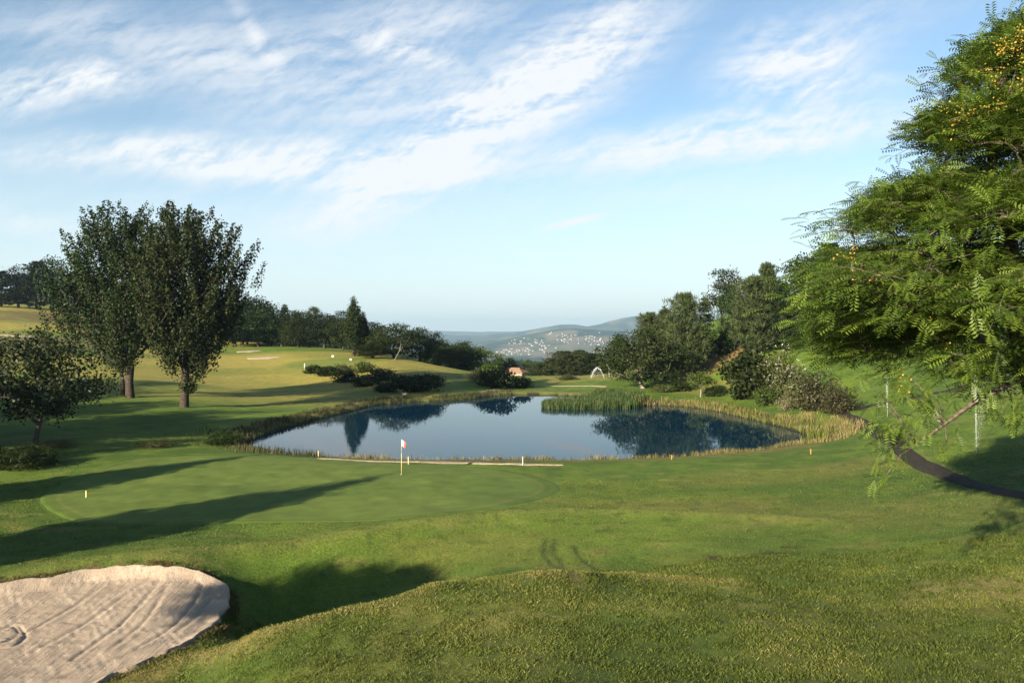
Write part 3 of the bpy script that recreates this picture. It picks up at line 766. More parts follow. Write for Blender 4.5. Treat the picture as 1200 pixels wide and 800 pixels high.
# --- woods along the left skyline and behind the far fairway
GW = 'woodland trees on the left skyline'
TB = [
 ('dark0','pine_tree',2,318,285,42,'dark pine at the very left end of the hilltop skyline'),
 ('dark1','dark_tree',22,312,288,40,'second dark round-topped tree from the left on the hilltop'),
 ('dark0','pine_tree',42,306,290,40,'third dark tree from the left on the hilltop, a ragged pine'),
 ('dark1','dark_tree',62,302,290,52,'broad dark hilltop tree half hidden behind the left poplar'),
 ('dark0','pine_tree',90,318,285,34,'dark pine showing behind the left side of the poplar pair'),
 ('dark1','dark_tree',118,326,278,40,'dark tree behind the leaning poplar trunk on the hill'),
 ('dark0','pine_tree',150,332,270,34,'dark pine straight behind the middle of the poplar pair'),
 ('dark1','dark_tree',185,338,262,44,'dark tree behind the right poplar, left of its trunk'),
 ('dark1','dark_tree',225,342,255,44,'dark tree behind the right poplar, right of its trunk'),
 ('oak1','oak_tree',268,340,238,72,'big dark oak just right of the poplar pair with spreading top'),
 ('oak2','oak_tree',300,348,245,52,'rounded oak between the big dark oak and the thin spire conifer'),
 ('pine0','pine_tree',314,366,232,26,'low grey-green conifer in front of the woods, below the rounded oak'),
 ('spire','spire_conifer',332,357,250,17,'thin pointed conifer rising above the woods left of the umbrella pine'),
 ('oak0','oak_tree',345,364,240,50,'dark oak between the thin pointed conifer and the umbrella pine'),
 ('umb0','umbrella_pine',367,359,255,26,'flat-topped umbrella pine above the dark woods'),
 ('oak1','oak_tree',372,368,238,50,'dark oak under the flat-topped umbrella pine'),
 ('umb1','tall_pine',387,369,245,22,'tufted tall tree just right of the umbrella pine'),
 ('umb1','tall_pine',400,364,240,24,'tufted dark tree left of the narrow poplar, its top lopsided'),
 ('oak2','oak_tree',395,385,225,40,'low dark tree left against the foot of the narrow poplar'),
 ('umb1','eucalyptus',436,377,215,26,'airy eucalyptus with clumped top right of the narrow poplar'),
 ('oak0','oak_tree',443,398,200,34,'low dark oak under the airy eucalyptus'),
 ('dark1','dark_tree',290,378,228,34,'dark low tree at the left end of the woods above the distant bunkers'),
 ('pine1','pine_tree',340,388,222,26,'grey-green bushy pine at the foot of the dark woods'),
 ('oak1','oak_tree',362,390,218,34,'dark spreading tree at the foot of the woods behind the tee'),
 ('dark1','dark_tree',318,388,224,30,'dark tree behind the two distant bunkers'),
 ('oak2','oak_tree',283,362,226,44,'leafy dark tree right beside the poplar pair, lower than the big oak'),
]
TB += [('dark1','dark_tree',276,358,216,46,'dark low tree at the left end of the belt, beside the spreading poplar foliage'),
 ('oak2','oak_tree',303,362,219,42,'dark bushy tree in the front row behind the two distant bunkers'),
 ('dark1','dark_tree',330,362,221,44,'dense dark tree in front of the thin pointed conifer'),
 ('oak1','oak_tree',350,366,214,46,'dark tree in the front row left of the tee, below the umbrella pine'),
 ('dark1','dark_tree',380,368,212,46,'dense dark tree in the front row right of the umbrella pine'),
 ('oak0','oak_tree',402,372,206,36,'dark tree filling the gap left of the narrow poplar'),
 ('dark1','dark_tree',441,380,204,44,'dense dark tree behind the narrow poplar pair, low crown'),
 ('dark1','dark_tree',512,397,206,50,'dense dark tree low in the shaded grove, left part'),
 ('oak1','oak_tree',545,400,204,52,'dense dark tree low in the shaded grove, right part')]
for k_, nm, px, top, Y, w, lb in TB: plant(k_, nm, px, top, Y, w, lb, GW)
lomb = plant('col', 'narrow_poplar', 414.5, 350, 179, 17, 'tall narrow columnar poplar standing above the far left bank')
plant('col', 'narrow_poplar', 425.5, 367, 184, 12, 'shorter narrow poplar tucked close behind the tall columnar one')
# middle trees behind the pond
TM = [
 ('oak0','round_tree',462,379,176,62,'big round dark tree behind the far left bank, right of the narrow poplar'),
 ('oak1','round_tree',492,384,186,52,'dark round tree adjoining the right of the big round one'),
 ('oak2','oak_tree',436,402,172,40,'dark bushy tree between narrow poplar and big round tree'),
 ('oak1','oak_tree',516,399,200,44,'dark tree at the left end of the shaded grove behind the lawn'),
 ('oak0','oak_tree',538,402,210,44,'dark tree in the middle of the shaded grove behind the lawn'),
 ('green0','green_tree',566,408,205,50,'lighter green dome-shaped tree at the right end of the shaded grove'),
 ('oak2','oak_tree',596,419,215,30,'small dark tree between the dome-shaped tree and the tiled roof'),
 ('green0','green_tree',616,421,222,34,'grey-green tree above and right of the tiled roof'),
 ('pine1','pine_tree',634,424,205,32,'lowest pine at the left end of the row behind the upper lawn'),
 ('pine0','pine_tree',648,419,205,34,'second pine from the left in the row behind the upper lawn'),
 ('pine1','pine_tree',662,411,205,38,'third pine from the left in the row behind the upper lawn, tallest'),
 ('pine0','pine_tree',680,410,206,40,'fourth pine from the left in the row behind the upper lawn'),
 ('dark0','pine_tree',697,414,204,36,'darkest pine at the right end of the row behind the upper lawn'),
 ('oak1','oak_tree',714,420,200,34,'dark oak between the pine row and the big oak with pale trunk'),
]
for k_, nm, px, top, Y, w, lb in TM: plant(k_, nm, px, top, Y, w, lb, 'trees behind the pond')
# leaning pale trunk
pl = at(465, 170)
mb = MB(); mb.tube([(0,0,-.2),(.9,0,1.5),(1.9,.1,3.4),(2.3,.2,5.4),(2.0,.3,6.6)], [.12,.10,.085,.06,.03], 7); mb.tube([(1.6,0,2.9),(2.6,0,4.0),(3.2,.1,5.2)], [.065,.045,.02], 6)
rng = np.random.default_rng(222); P_ = cluster(np.array([[2,0,6.8],[3.2,0,5.4],[2.8,.4,6.4],[1.4,.2,6.2]]), 90, (.5,.5,.4), rng); v_, q_ = leaf_quads(P_, .3, .2, rng)
pl[1] -= 4; place('birch_tree', (mb.mesh('trunk', MBARKP, True), np_mesh('crown', v_, q_, ML['euca'], False, {'tint': rng.random(len(q_))})), pl, 'thin tree with a pale leaning forked trunk in front of the big round tree', sc=(.62, .62, .62))
# right-hand wood above the pond
TR = [
 ('oak0','oak_tree',754,386,126,88,'big dark oak with a short pale trunk on the right pond bank'),
 ('pine1','pine_tree',762,366,-442,34,'pine rising directly behind the pale-trunked oak'),
 ('pine0','pine_tree',780,362,-440,38,'pine between the pale-trunked oak and the tallest bushy pine'),
 ('oak2','oak_tree',728,392,140,44,'small dark oak at the left foot of the pale-trunked oak'),
 ('pine1','pine_tree',803,343,-443,44,'tall bushy pine with upswept branches, lit on its left side'),
 ('spire','spire_conifer',823,349,-430,26,'slim feathery conifer right beside the tall bushy pine'),
 ('umb1','eucalyptus',848,315,-396,40,'airy tall eucalyptus standing against the sky on the right hill'),
 ('oak0','oak_tree',856,338,-398,48,'round oak at the right foot of the airy eucalyptus'),
 ('pine1','pine_tree',884,324,-416,50,'broad silvery green pine in the middle of the right slope'),
 ('pine0','pine_tree',898,308,-402,38,'pine whose tip shows above the broad silvery one'),
 ('dark0','pine_tree',920,330,-412,38,'shaded dark pine at the right of the silvery pine'),
 ('green0','green_tree',853,384,-408,38,'low bright green bush-like tree below the eucalyptus'),
 ('dark1','dark_tree',942,300,-392,64,'dark tree on the right hill behind the feathery foliage'),
 ('dark0','pine_tree',975,285,-386,60,'tall dark pine on the hill, half hidden by the feathery tree'),
 ('dark1','dark_tree',1030,290,190,80,'dark hilltop tree glimpsed through the feathery tree, left one'),
 ('dark0','pine_tree',1085,280,190,70,'dark hilltop pine glimpsed through the middle of the feathery tree'),
 ('dark1','dark_tree',1150,270,190,90,'dark hilltop tree glimpsed through the feathery tree at the right edge'),
]
for k_, nm, px, top, Y, w, lb in TR: plant(k_, nm, px, top, Y, w, lb, 'wood on the right-hand slope')

# pale bark on the oak of the right bank
for o in COL.objects:
    if o.name == 'oak_tree' or o.name.startswith('oak_tree.'):
        if 'short pale trunk' in o['label']:
            for ch in o.children:
                if ch.name.startswith('trunk'): ch.data = ch.data.copy(); ch.data.materials[0] = MBARKP

# --- shrubs
S = {}
S['dark'] = shrub(301, 2, 2.4, 1500, 'oak', .22, .16)
S['dark2'] = shrub(302, 2, 2.4, 1400, 'dark', .24, .17, .45)
S['olive'] = shrub(303, 2, 2.4, 1400, 'olive', .22, .14, .4)
S['red'] = shrub(304, 2, 2.6, 3200, 'red', .15, .09, .5)
S['green'] = shrub(305, 2, 2.4, 1400, 'bright', .22, .15, .4)
S['pale'] = shrub(306, 2, 2.4, 1300, 'pale', .22, .08, .3)
S['grass'] = shrub(309, 2, 2.6, 2600, 'oak', .55, .045, .4)
S['straw'] = shrub(310, 2, 2.6, 1800, 'olive', .5, .04, .4)
S['flower'] = shrub(307, 4, 4.6, 2600, 'olive', .32, .16, .45, 70, MWHI)
S['big'] = shrub(308, 6, 5.2, 2200, 'oak', .55, .40, .35)
SH = {'flower': (4, 4.6), 'big': (6, 5.2)}
def bush(kind, px, base, top, wpx, label, name='shrub', group=None, Y=None):
    p = G(px, base) if Y is None else at(px, Y)
    h = zpx(top, p[1]) - p[2]; w = wpx / F * p[1]; h0, w0 = SH.get(kind, (2, 2.4))
    return place(name, S[kind], p + np.array([0, 0, -.05]), label, 'shrub', group, (w / w0 / .98, w / w0 / .98, max(.3, h) / h0), _rz.uniform(0, 6.28), ('stems', 'foliage', 'blossom'))
GB = 'shrubs on the far left bank'
for a in [('dark',366,437,427,20,'leftmost low shrub of the dark hedge on the far left bank'),
 ('dark2',383,440,428,26,'dark shrub second from the left in the hedge on the far bank'),
 ('olive',400,436,426,22,'yellowish shrub in the middle of the dark hedge on the far bank'),
 ('dark',405,447,434,28,'dark shrub in front of the yellowish one on the far bank'),
 ('green',425,436,423,22,'green shrub below the foot of the narrow poplar'),
 ('dark2',428,452,438,30,'dark shrub on the slope left of the bank rocks'),
 ('dark',447,446,431,28,'dark rounded shrub above the bank rocks'),
 ('dark2',452,459,447,26,'low dark shrub just above the waterline beside the rocks'),
 ('dark',470,455,437,34,'large dark shrub right of the bank rocks'),
 ('dark2',490,458,438,36,'largest dark shrub of the far bank, in the shade of the round tree'),
 ('dark',507,452,437,26,'dark shrub at the right end of the far-bank planting')]: bush(*a, group=GB)
for a in [('green',574,446,423,24,'yellow-green shrub behind the dark round bush left of the tiled roof'),
 ('pale',557,447,432,22,'pale feathery shrub left of the dark round bush'),
 ('dark2',588,455,431,34,'dark dense dome-shaped bush at the water beside the tiled roof'),
 ('dark',612,454,441,24,'low dark bush right of the dome-shaped one at the far shore'),
 ('dark',571,452,434,22,'dark bush between the pale shrub and the dome-shaped bush'),
 ('olive',664,445,439,22,'low ochre shrub under the row of pines')]: bush(*a)
for a in [('big',876,467,408,50,'tall large-leaved shrub on the right slope above the golden reeds'),
 ('dark',837,464,451,21,'small dark ball-shaped bush left of the large-leaved shrub'),
 ('flower',917,463,413,46,'olive shrub sprinkled with white flowers on the right slope'),
 ('red',958,480,434,46,'reddish brown twiggy bush right of the white-flowered shrub'),
 ('red',980,484,450,36,'dark red-brown bush beside the start of the path'),
 ('olive',938,478,440,34,'tan bush between the white-flowered shrub and the red-brown one'),
 ('green',900,474,452,30,'grey-green grassy clump in front of the white-flowered shrub'),
 ('pale',922,481,460,22,'straw-coloured grass clump at the foot of the reddish bush'),
 ('green',865,440,418,30,'bright green shrub behind the large-leaved one'),
 ('dark',800,458,446,26,'low green shrub right of the pale-trunked oak'),
 ('olive',775,459,450,26,'low yellowish shrub just beside the pale-trunked oak'),
 ('dark2',845,415,395,30,'dark shrub under the eucalyptus above the bare red soil')]: bush(*a)
# slim young tree on the slope
py_ = G(821, 465); rng = np.random.default_rng(331); hh = zpx(437, py_[1]) - py_[2]
C = envelope(26, [(.42*hh,.7),(.6*hh,1.7),(.8*hh,1.7),(.98*hh,.5)], rng, .3, .5)
br = grow(np.array([[0,0,-.2],[.05,0,hh*.25],[-.05,0,hh*.5],[0,.05,hh*.7]]), .10, C, rng, .5)
P_ = cluster(C, 50, (.35,.35,.25), rng); v_, q_ = leaf_quads(P_, .3, .18, rng)
place('young_tree', tree_meshes('y', br, 6, MBARKP, v_, q_, ML['green'] if 'green' in ML else ML['bright'], rng), py_, 'slim young tree with a thin pale stem on the right slope near the ball-shaped bush')

# --- shaggy tussocks by the left shore
for a in [('grass',262,520,503,40,'shaggy green grass tussock at the left end of the pond'),
 ('straw',60,524,515,46,'low straw-tipped weeds under the small round tree'),
 ('grass',25,548,520,60,'leafy weeds left below the small round tree'),
 ('straw',185,524,514,34,'straw-tipped weeds by the back edge of the green'),]: bush(*a, name='tussock')

# ------------------------------------------------------------------ feathery tree on the right
def frond_template():
    n = 8; V = []; Fc = []
    for i in range(n):
        t = (i + .6) / n; x = t; z = -.32 * t * t
        ln = .26 * math.sin(math.pi * min(1, .18 + .80 * (1 - t) + .12)) + .05
        for s in (-1, 1):
            b = len(V); w = .10
            V += [(x - w * .5, 0, z), (x + w * .2 - .0, s * ln * .5 , z + w * .3 - .02), (x + .05, s * ln, z - .06 * ln / .26), (x + w, s * ln * .5, z - .02)]
            Fc.append((b, b + 1, b + 2, b + 3) if s > 0 else (b + 3, b + 2, b + 1, b))
    b = len(V); V += [(0, -.008, 0), (.5, -.008, -.08), (.5, .008, -.08), (0, .008, 0)]; Fc.append((b, b + 1, b + 2, b + 3))
    return np.array(V), np.array(Fc)
FT, FF = frond_template()
def fronds(P, D, L, rng):
    """one pinnate leaf per point P pointing along D"""
    n = len(P); D = unit(D); up = np.tile([0, 0, 1.0], (n, 1)) + rng.normal(0, .35, (n, 3))
    y = unit(np.cross(up, D)); z = np.cross(D, y)
    L = (L * np.ones(n) * rng.uniform(.7, 1.25, n))[:, None, None]
    V = P[:, None] + L * (FT[None, :, 0:1] * D[:, None] + FT[None, :, 1:2] * y[:, None] + FT[None, :, 2:3] * z[:, None])
    Fq = FF[None] + (np.arange(n) * len(FT))[:, None, None]
    tint = np.repeat(rng.random(n), len(FF)) * .7 + rng.random(n * len(FF)) * .3
    return V.reshape(-1, 3), Fq.reshape(-1, 4), tint
TYc = 18.3
rng = np.random.default_rng(401)
tb = np.array([13.6, TYc, 0.0]); tb[2] = float(H(tb[:1], tb[1:2])[0])
prof = [(8.4,3.4),(8.8,4.8),(9.3,5.9),(9.9,6.6),(10.8,6.45),(11.7,6.1),(12.6,5.1),(13.4,4.0),(14.4,3.5),(15.6,2.9),(16.6,2.0),(17.4,.8)]
C = []
ph = rng.uniform(0, 6.28, 4)
while len(C) < 1250:
    z = rng.uniform(8.4, 17.4); Rm = np.interp(z, [p[0] for p in prof], [p[1] for p in prof])
    if rng.random() > (Rm / 6.8) ** .8: continue
    a = rng.uniform(0, 6.28); f = 1 + .09 * math.sin(3 * a + ph[0] + 1.7 * z) + .10 * math.sin(6 * a + ph[1] - 2.6 * z)
    u = rng.random() ** .30
    if math.sin(z * 3.6 + 2.0 * math.sin(2 * a + ph[2])) < -.15 and rng.random() < .90: continue      # gaps between the tiers
    if math.cos(a - 3.9) < -.25 and rng.random() < .55: continue                                   # fewer on the far side
    if 600 + F * (tb[0] + Rm * f * u * math.cos(a)) / (tb[1] + Rm * f * u * math.sin(a)) > 1300 and rng.random() < .72: continue
    if z < 9.2 and rng.random() < .55: continue
    C.append((Rm * f * u * math.cos(a), Rm * f * u * math.sin(a), z - tb[2] - .25 * u))
C = np.array(C)
_nn = (((C[:, None] - C[None]) ** 2).sum(-1) < 1.1 ** 2).sum(1); C = C[_nn > 5]
# hanging branch in front of the path
def loc(px, py, Y): return np.array([(px - 600) / F * Y, Y, zpx(py, Y)]) - tb
hb = [loc(1210,440,16.5), loc(1178,452,16.3), loc(1140,472,16.1), loc(1105,498,16.0), loc(1075,520,15.9)]
tr = np.array([[0,0,-.4],[-.5,-.1,1.6],[-1.0,-.1,3.4],[-1.6,0,5.2],[-2.0,.1,7.0],[-2.1,.1,8.8],[-1.7,0,10.6],[-1.2,0,12.2]])
br = grow(tr, .27, C, rng, .35, sag=-.05, tip=.012)
br.append((np.array([[-1.0,-.1,3.6]] + [h - (0 if i else 0) for i, h in enumerate(hb)]), np.array([.10,.075,.065,.05,.035,.02])))
cl = [(1050,508,15.8,.30,16),(1040,525,15.8,.26,14),(1062,492,15.9,.3,14),(1068,470,16,.28,10),(1084,480,16,.25,9),(1036,560,15.7,.13,5),(1110,520,16,.16,6),(1032,498,15.7,.25,8),(1096,462,16.1,.3,9),(1056,455,16.1,.2,6),
      (1175,482,16.2,.22,9),(1192,494,16.2,.25,10),(1196,470,16.2,.3,10),(1125,500,16,.12,3),(1066,440,16.2,.3,8),(1155,462,16.2,.2,5),(1028,470,15.8,.15,4),(1010,440,15.8,.25,6),(1180,432,15,.4,12),(1140,440,15,.35,10)]
hp, hd = [], []
for px, py, Y, s, n in cl:
    c = loc(px, py, Y)
    j = min(range(len(hb)), key=lambda i: np.linalg.norm(hb[i] - c))
    br.append((np.stack([hb[j], hb[j] * .5 + c * .5 + np.array([0,0,.12]), c]), np.array([.02,.013,.006])))
    for _ in range(int(n * 1.9)):
        o = rng.normal(0, s, 3); hp.append(c + o * .6); hd.append(np.array([-.35, -.2, -.25]) + rng.normal(0, .6, 3))
out = C - np.array([-1.8, 0, 0]) * 1.0; out = unit(out * np.array([1, 1, .35]))
nf = 27
P_ = np.repeat(C, nf, 0) + rng.normal(0, 1, (len(C) * nf, 3)) * np.array([.34, .34, .16])
D_ = np.repeat(out, nf, 0) * .8 + rng.normal(0, .55, (len(C) * nf, 3)) * np.array([1, 1, .45]) + np.array([0, 0, -.30])
tw = rng.choice(len(P_), 5200, replace=False)
for k in tw: br.append((np.stack([C[k // nf], (C[k // nf] + P_[k]) / 2 + np.array([0, 0, .04]), P_[k]]), np.array([.010, .007, .004])))
P_ = np.vstack([P_, hp]); D_ = np.vstack([D_, hd])
v_, q_, t_ = fronds(P_, D_, np.concatenate([np.full(len(P_) - len(hp), .42), np.full(len(hp), .32)]), rng)
PF = P_ + tb; FPX = 600 + F * PF[:, 0] / PF[:, 1]; FPY = HOR - F * (PF[:, 2] - CZ) / PF[:, 1]
tv, tq = tubes(br, 5)
root = tag(empty('feathery_tree', tb), 'large tree with feathery drooping leaves and yellow flowers at the right edge', 'tree')
link('trunk', np_mesh('trunk', tv, tq, MBARKL, True), root)
link('crown', np_mesh('crown', v_, q_, ML['feather'], False, {'tint': t_}), root)
# yellow flower sprays at the top and a few lower down
B = []
for px, py, n, s in [(1180,40,16,.5),(1160,70,16,.5),(1135,85,14,.45),(1120,110,14,.4),(1145,120,10,.4),(1190,75,14,.5),(1190,20,10,.4),(1112,135,6,.25),(1172,105,10,.4),(1035,190,5,.25),(1050,196,4,.2),(1048,408,5,.15),(1110,385,3,.2),(1046,445,3,.15),(1000,330,3,.2),(1010,235,4,.3),(985,290,3,.2),(1105,405,3,.2)]:
    k = np.nonzero((np.hypot(FPX - px, FPY - py) < 14 + 36 * s) & (PF[:, 1] < TYc - 1.0))[0]
    if len(k) < 5: continue
    k = k[np.argsort(PF[k, 1])][:max(6, len(k) // 2)]; sel_ = rng.choice(k, min(n, len(k)), replace=False)
    B += [P_[q] + np.array([-.05, -.12, .10]) for q in sel_]
B = np.array(B); P_ = cluster(B, 10, (.07, .07, .09), rng)
bv, bq = leaf_quads(P_, .045, .035, rng, None, .7)
link('blossom', np_mesh('blossom', bv, bq, MYEL, False, {'tint': rng.random(len(bq))}), root)

# ------------------------------------------------------------------ grasses
def blades(X, Y, h, w, rng, lean=.35, z0=None):
    n = len(X); z = H(X, Y) if z0 is None else z0
    a = rng.uniform(0, 6.28, n); b = np.stack([X, Y, z - .01], -1)
    s = np.stack([np.cos(a), np.sin(a), 0 * a], -1) * (w / 2)[:, None]
    l = rng.normal(0, lean, (n, 2)) * h[:, None]; tp = b + np.stack([l[:, 0], l[:, 1], h], -1)
    m = b + np.stack([l[:, 0] * .35, l[:, 1] * .35, h * .6], -1)
    V = np.stack([b - s, b + s, m + s * .7, tp], 1); return V.reshape(-1, 3), np.arange(4 * n).reshape(-1, 4)
def mat_grass(name, a, b, c, trans=.3):
    m, N, out = new_mat(name)
    t = N.node('ShaderNodeAttribute', attribute_name='tint').outputs['Fac']
    k = N.mix(N.ramp(t, 0, .6), a, b); k = N.mix(N.ramp(t, .62, 1.0), k, c)
    p = N.node('ShaderNodeBsdfPrincipled', ins={'Base Color': k, 'Roughness': .55, 'Specular IOR Level': .25})
    tr = N.node('ShaderNodeBsdfTranslucent', ins={'Color': k}); mx = N.node('ShaderNodeMixShader', ins={0: trans, 1: p.outputs[0], 2: tr.outputs[0]})
    N.l.new(mx.outputs[0], out.inputs[0]); return m
MGB = mat_grass('grass_blades', (.030,.046,.008), (.100,.128,.018), (.23,.185,.065))
MDRY = mat_grass('dry_grass_blades', (.085,.082,.022), (.19,.155,.055), (.28,.215,.115))
MREED = mat_grass('reed_blades', (.010,.028,.007), (.036,.078,.016), (.11,.11,.035))
MSHADE = mat_grass('shaded_bank_blades', (.012,.020,.006), (.034,.042,.012), (.10,.08,.03))  # blade colours darkened to carry the shade of the left banks

MRIM = mat_grass('rim_grass_blades', (.045,.050,.012), (.10,.085,.025), (.17,.105,.05))
rng = np.random.default_rng(501)
vs_, qs_, ts_ = [], [], []; off = 0
def gen_grass(n, y0, y1, h, w, keep):
    global off
    Y = np.sqrt(rng.uniform(y0 * y0, y1 * y1, n)); X = Y * rng.uniform(-.72, .74, n)
    k = keep(X, Y); X, Y = X[k], Y[k]
    tuft = fbm(X * 2.2, Y * 2.2, 71, 3)
    k = rng.random(len(X)) < sstep(.25, .6, tuft) + .25; X, Y, tuft = X[k], Y[k], tuft[k]
    hh = h * (.5 + 1.0 * tuft) * rng.uniform(.6, 1.35, len(X)); ww = np.full(len(X), w) * (Y / 20)
    V, Q = blades(X, Y, hh, ww, rng, .45)
    dry = sstep(.48, .72, fbm(X * .35, Y * .5, 73, 4)) * .36 + .08 * rng.random(len(X))
    cdist = line_dist(X, Y, crest); dry += .6 * np.exp(-(cdist / .5) ** 2)
    t = np.clip(rng.random(len(X)) * .55 + dry * rng.uniform(.4, 1.2, len(X)), 0, 1)
    vs_.append(V); qs_.append(Q + off); ts_.append(t); off += len(V)
outside = lambda X, Y: (poly_dist(X, Y, BUNK) < -.05) & (poly_dist(X, Y, GREEN) < -.1)
gen_grass(330000, 12.0, 27, .060, .013, outside)
gen_grass(120000, 27, 46, .05, .013, lambda X, Y: outside(X, Y) & (X < Y * .66))
tag(link('grass', np_mesh('grass', np.vstack(vs_), np.vstack(qs_), MGB, False, {'tint': np.concatenate(ts_)})), 'short tufted grass on the near mound', 'grass', kind='stuff')

def belt(name, n, poly, lo, hi, region, h, w, mat, label, hv=.4, lean=.12, clump=.6, z0=None):
    """grass within lo..hi metres outside the pond edge"""
    P = np.asarray(poly); k = len(P); seg = np.linalg.norm(np.roll(P, -1, 0) - P, axis=1); pr = seg / seg.sum()
    i = rng.choice(k, n, p=pr); t = rng.random(n)[:, None]; a, b = P[i], P[(i + 1) % k]; c = a * (1 - t) + b * t
    d = unit(b - a); nm = np.stack([d[:, 1], -d[:, 0]], -1)
    tst = poly_dist((c + nm * .3)[:200, 0], (c + nm * .3)[:200, 1], P).mean()
    if tst > 0: nm = -nm
    off_ = rng.uniform(lo, hi, n)[:, None]; q = c + nm * off_
    X, Y = q[:, 0], q[:, 1]; px = 600 + F * X / Y
    dd = -poly_dist(X, Y, P)
    kk = region(px, Y) & (dd > lo) & (rng.random(n) < sstep(.3, .62, fbm(X * clump, Y * clump, 81, 3)) + .12)
    X, Y = X[kk], Y[kk]; f = fbm(X * .5, Y * .5, 83, 3)
    hh = h * (.55 + .9 * f) * rng.uniform(1 - hv, 1 + hv, len(X))
    V, Q = blades(X, Y, hh, np.full(len(X), w), rng, lean, z0)
    return tag(link(name, np_mesh(name, V, Q, mat, False, {'tint': np.clip(rng.random(len(X)) * .8 + (f - .4) * .6, 0, 1)})), label, 'grass', kind='stuff')
nearshore = lambda px, Y: (Y < 64.5) & (px > 360) & (px < 960)
belt('shore_grass', 17000, POND, -.1, 1.5, nearshore, .30, .028, MDRY, 'dry straw-coloured grass along the near shore of the pond')
belt('shore_weeds', 9000, POND, .0, 1.3, nearshore, .32, .035, MGB, 'green weeds among the dry grass on the near shore')
belt('golden_grass', 34000, POND, .3, 4.2, lambda px, Y: (px > 880) & (Y >= 64) & (Y < 84), .36, .04, MDRY, 'golden tall grass at the right end of the pond', clump=.35)
belt('golden_bank_grass', 26000, POND, -.1, 2.6, lambda px, Y: (px > 745) & (Y >= 84) & (Y < 118), .45, .05, MDRY, 'golden grass along the far right shore of the pond', clump=.4)
belt('green_bank_grass', 9000, POND, -.1, 2.0, lambda px, Y: (px > 745) & (Y >= 66), .7, .05, MGB, 'green rushes among the golden grass on the right shore')
belt('bank_grass', 30000, POND, -.1, 2.8, lambda px, Y: (px < 600) & (Y > 66), .34, .05, MSHADE, 'rough grass along the left shore, coloured dark for the shade there')
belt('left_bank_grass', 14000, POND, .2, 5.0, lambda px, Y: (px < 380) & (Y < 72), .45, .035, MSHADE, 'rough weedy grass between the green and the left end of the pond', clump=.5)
belt('bunker_rim_grass', 9000, BUNK, -.03, .32, lambda px, Y: Y > 19.5, .10, .014, MRIM, 'ragged browning grass overhanging the rim of the bunker', clump=1.2, lean=.5)
# reeds standing in the water and on the spit
n = 30000; X, Y = [], []
RP = smooth_closed([W0(*p) for p in [(634,477),(645,479),(680,480),(720,480),(748,478),(757,472),(742,468),(706,464),(690,466),(656,471),(640,473)]], 3)
X = rng.uniform(RP[:, 0].min(), RP[:, 0].max(), n); Y = rng.uniform(RP[:, 1].min(), RP[:, 1].max(), n)
k = (poly_dist(X, Y, RP) > 0) & (rng.random(n) < .25 + sstep(.35, .6, fbm(X * .9, Y * .6, 91, 3))); X, Y = X[k], Y[k]
V_, Q_ = blades(X, Y, (.62 + .6 * fbm(X * .35, Y * .35, 93, 2)) * rng.uniform(.65, 1.2, len(X)) * sstep(608, 650, 600 + F * X / Y) ** .4 + .05, np.full(len(X), .055), rng, .09, np.maximum(H(X, Y), -.1))
tag(link('reeds', np_mesh('reeds', V_, Q_, MREED, False, {'tint': rng.random(len(X))})), 'dense belt of tall green reeds at the far shore', 'reeds', kind='stuff')

# ------------------------------------------------------------------ small built things
MWHITE = mat_plain('white_paint', (.42,.415,.39), .5, .4, .06, 3)
MYELP = mat_plain('pole_paint', (.46,.40,.17), .45, .4, .08, 3)
MREDC = mat_plain('flag_red', (.40,.08,.05), .7, .2, .15, 6)
MORNG = mat_plain('stake_orange', (.40,.20,.06), .6, .3, .12, 4)
MGREY = mat_plain('grey_metal', (.16,.17,.16), .5, .4, .15, 4)
fp = G(470.5, 556.5); fh = zpx(514.5, fp[1]) - fp[2]
fe = tag(empty('golf_flag', fp), 'thin golf flagstick with a small red and white flag on the green', 'flagstick')
m = MB(); m.tube([(0,0,-.1),(0,0,fh * .62)], [.018,.018], 8); m.build('pole', MYELP, fe, True)
m = MB(); m.tube([(0,0,fh * .62),(0,0,fh)], [.017,.013], 8); m.build('upper_pole', MWHITE, fe, True)
def cloth(u0, u1, v0, v1, name, mat):
    vs, fs = [], []; nu, nv = 8, 6
    for s in (.004, -.004):
        for i in range(nu + 1):
            for j in range(nv + 1):
                u = u0 + (u1 - u0) * i / nu; v = v0 + (v1 - v0) * j / nv
                vs.append((.015 + u * .27 - .04 * v * u, .06 * math.sin(u * 5 + v) * u + s, fh - .02 - v * .36 - u * .18))
    n1_ = (nu + 1) * (nv + 1)
    for i in range(nu):
        for j in range(nv):
            a = i * (nv + 1) + j; q = (a, a + 1, a + nv + 2, a + nv + 1); fs += [q, tuple(n1_ + t for t in reversed(q))]
    mb_ = MB(); mb_.add(vs, fs); return mb_.build(name, mat, fe, True)
cloth(0, .5, 0, 1, 'flag_cloth', MWHITE); cloth(.5, 1, 0, 1, 'flag_cloth', MREDC)
m = MB(); m.tube([(0,0,.032),(0,0,.058)], [.085,.085], 16); m.build('hole_cup', MGREY, fe, True)

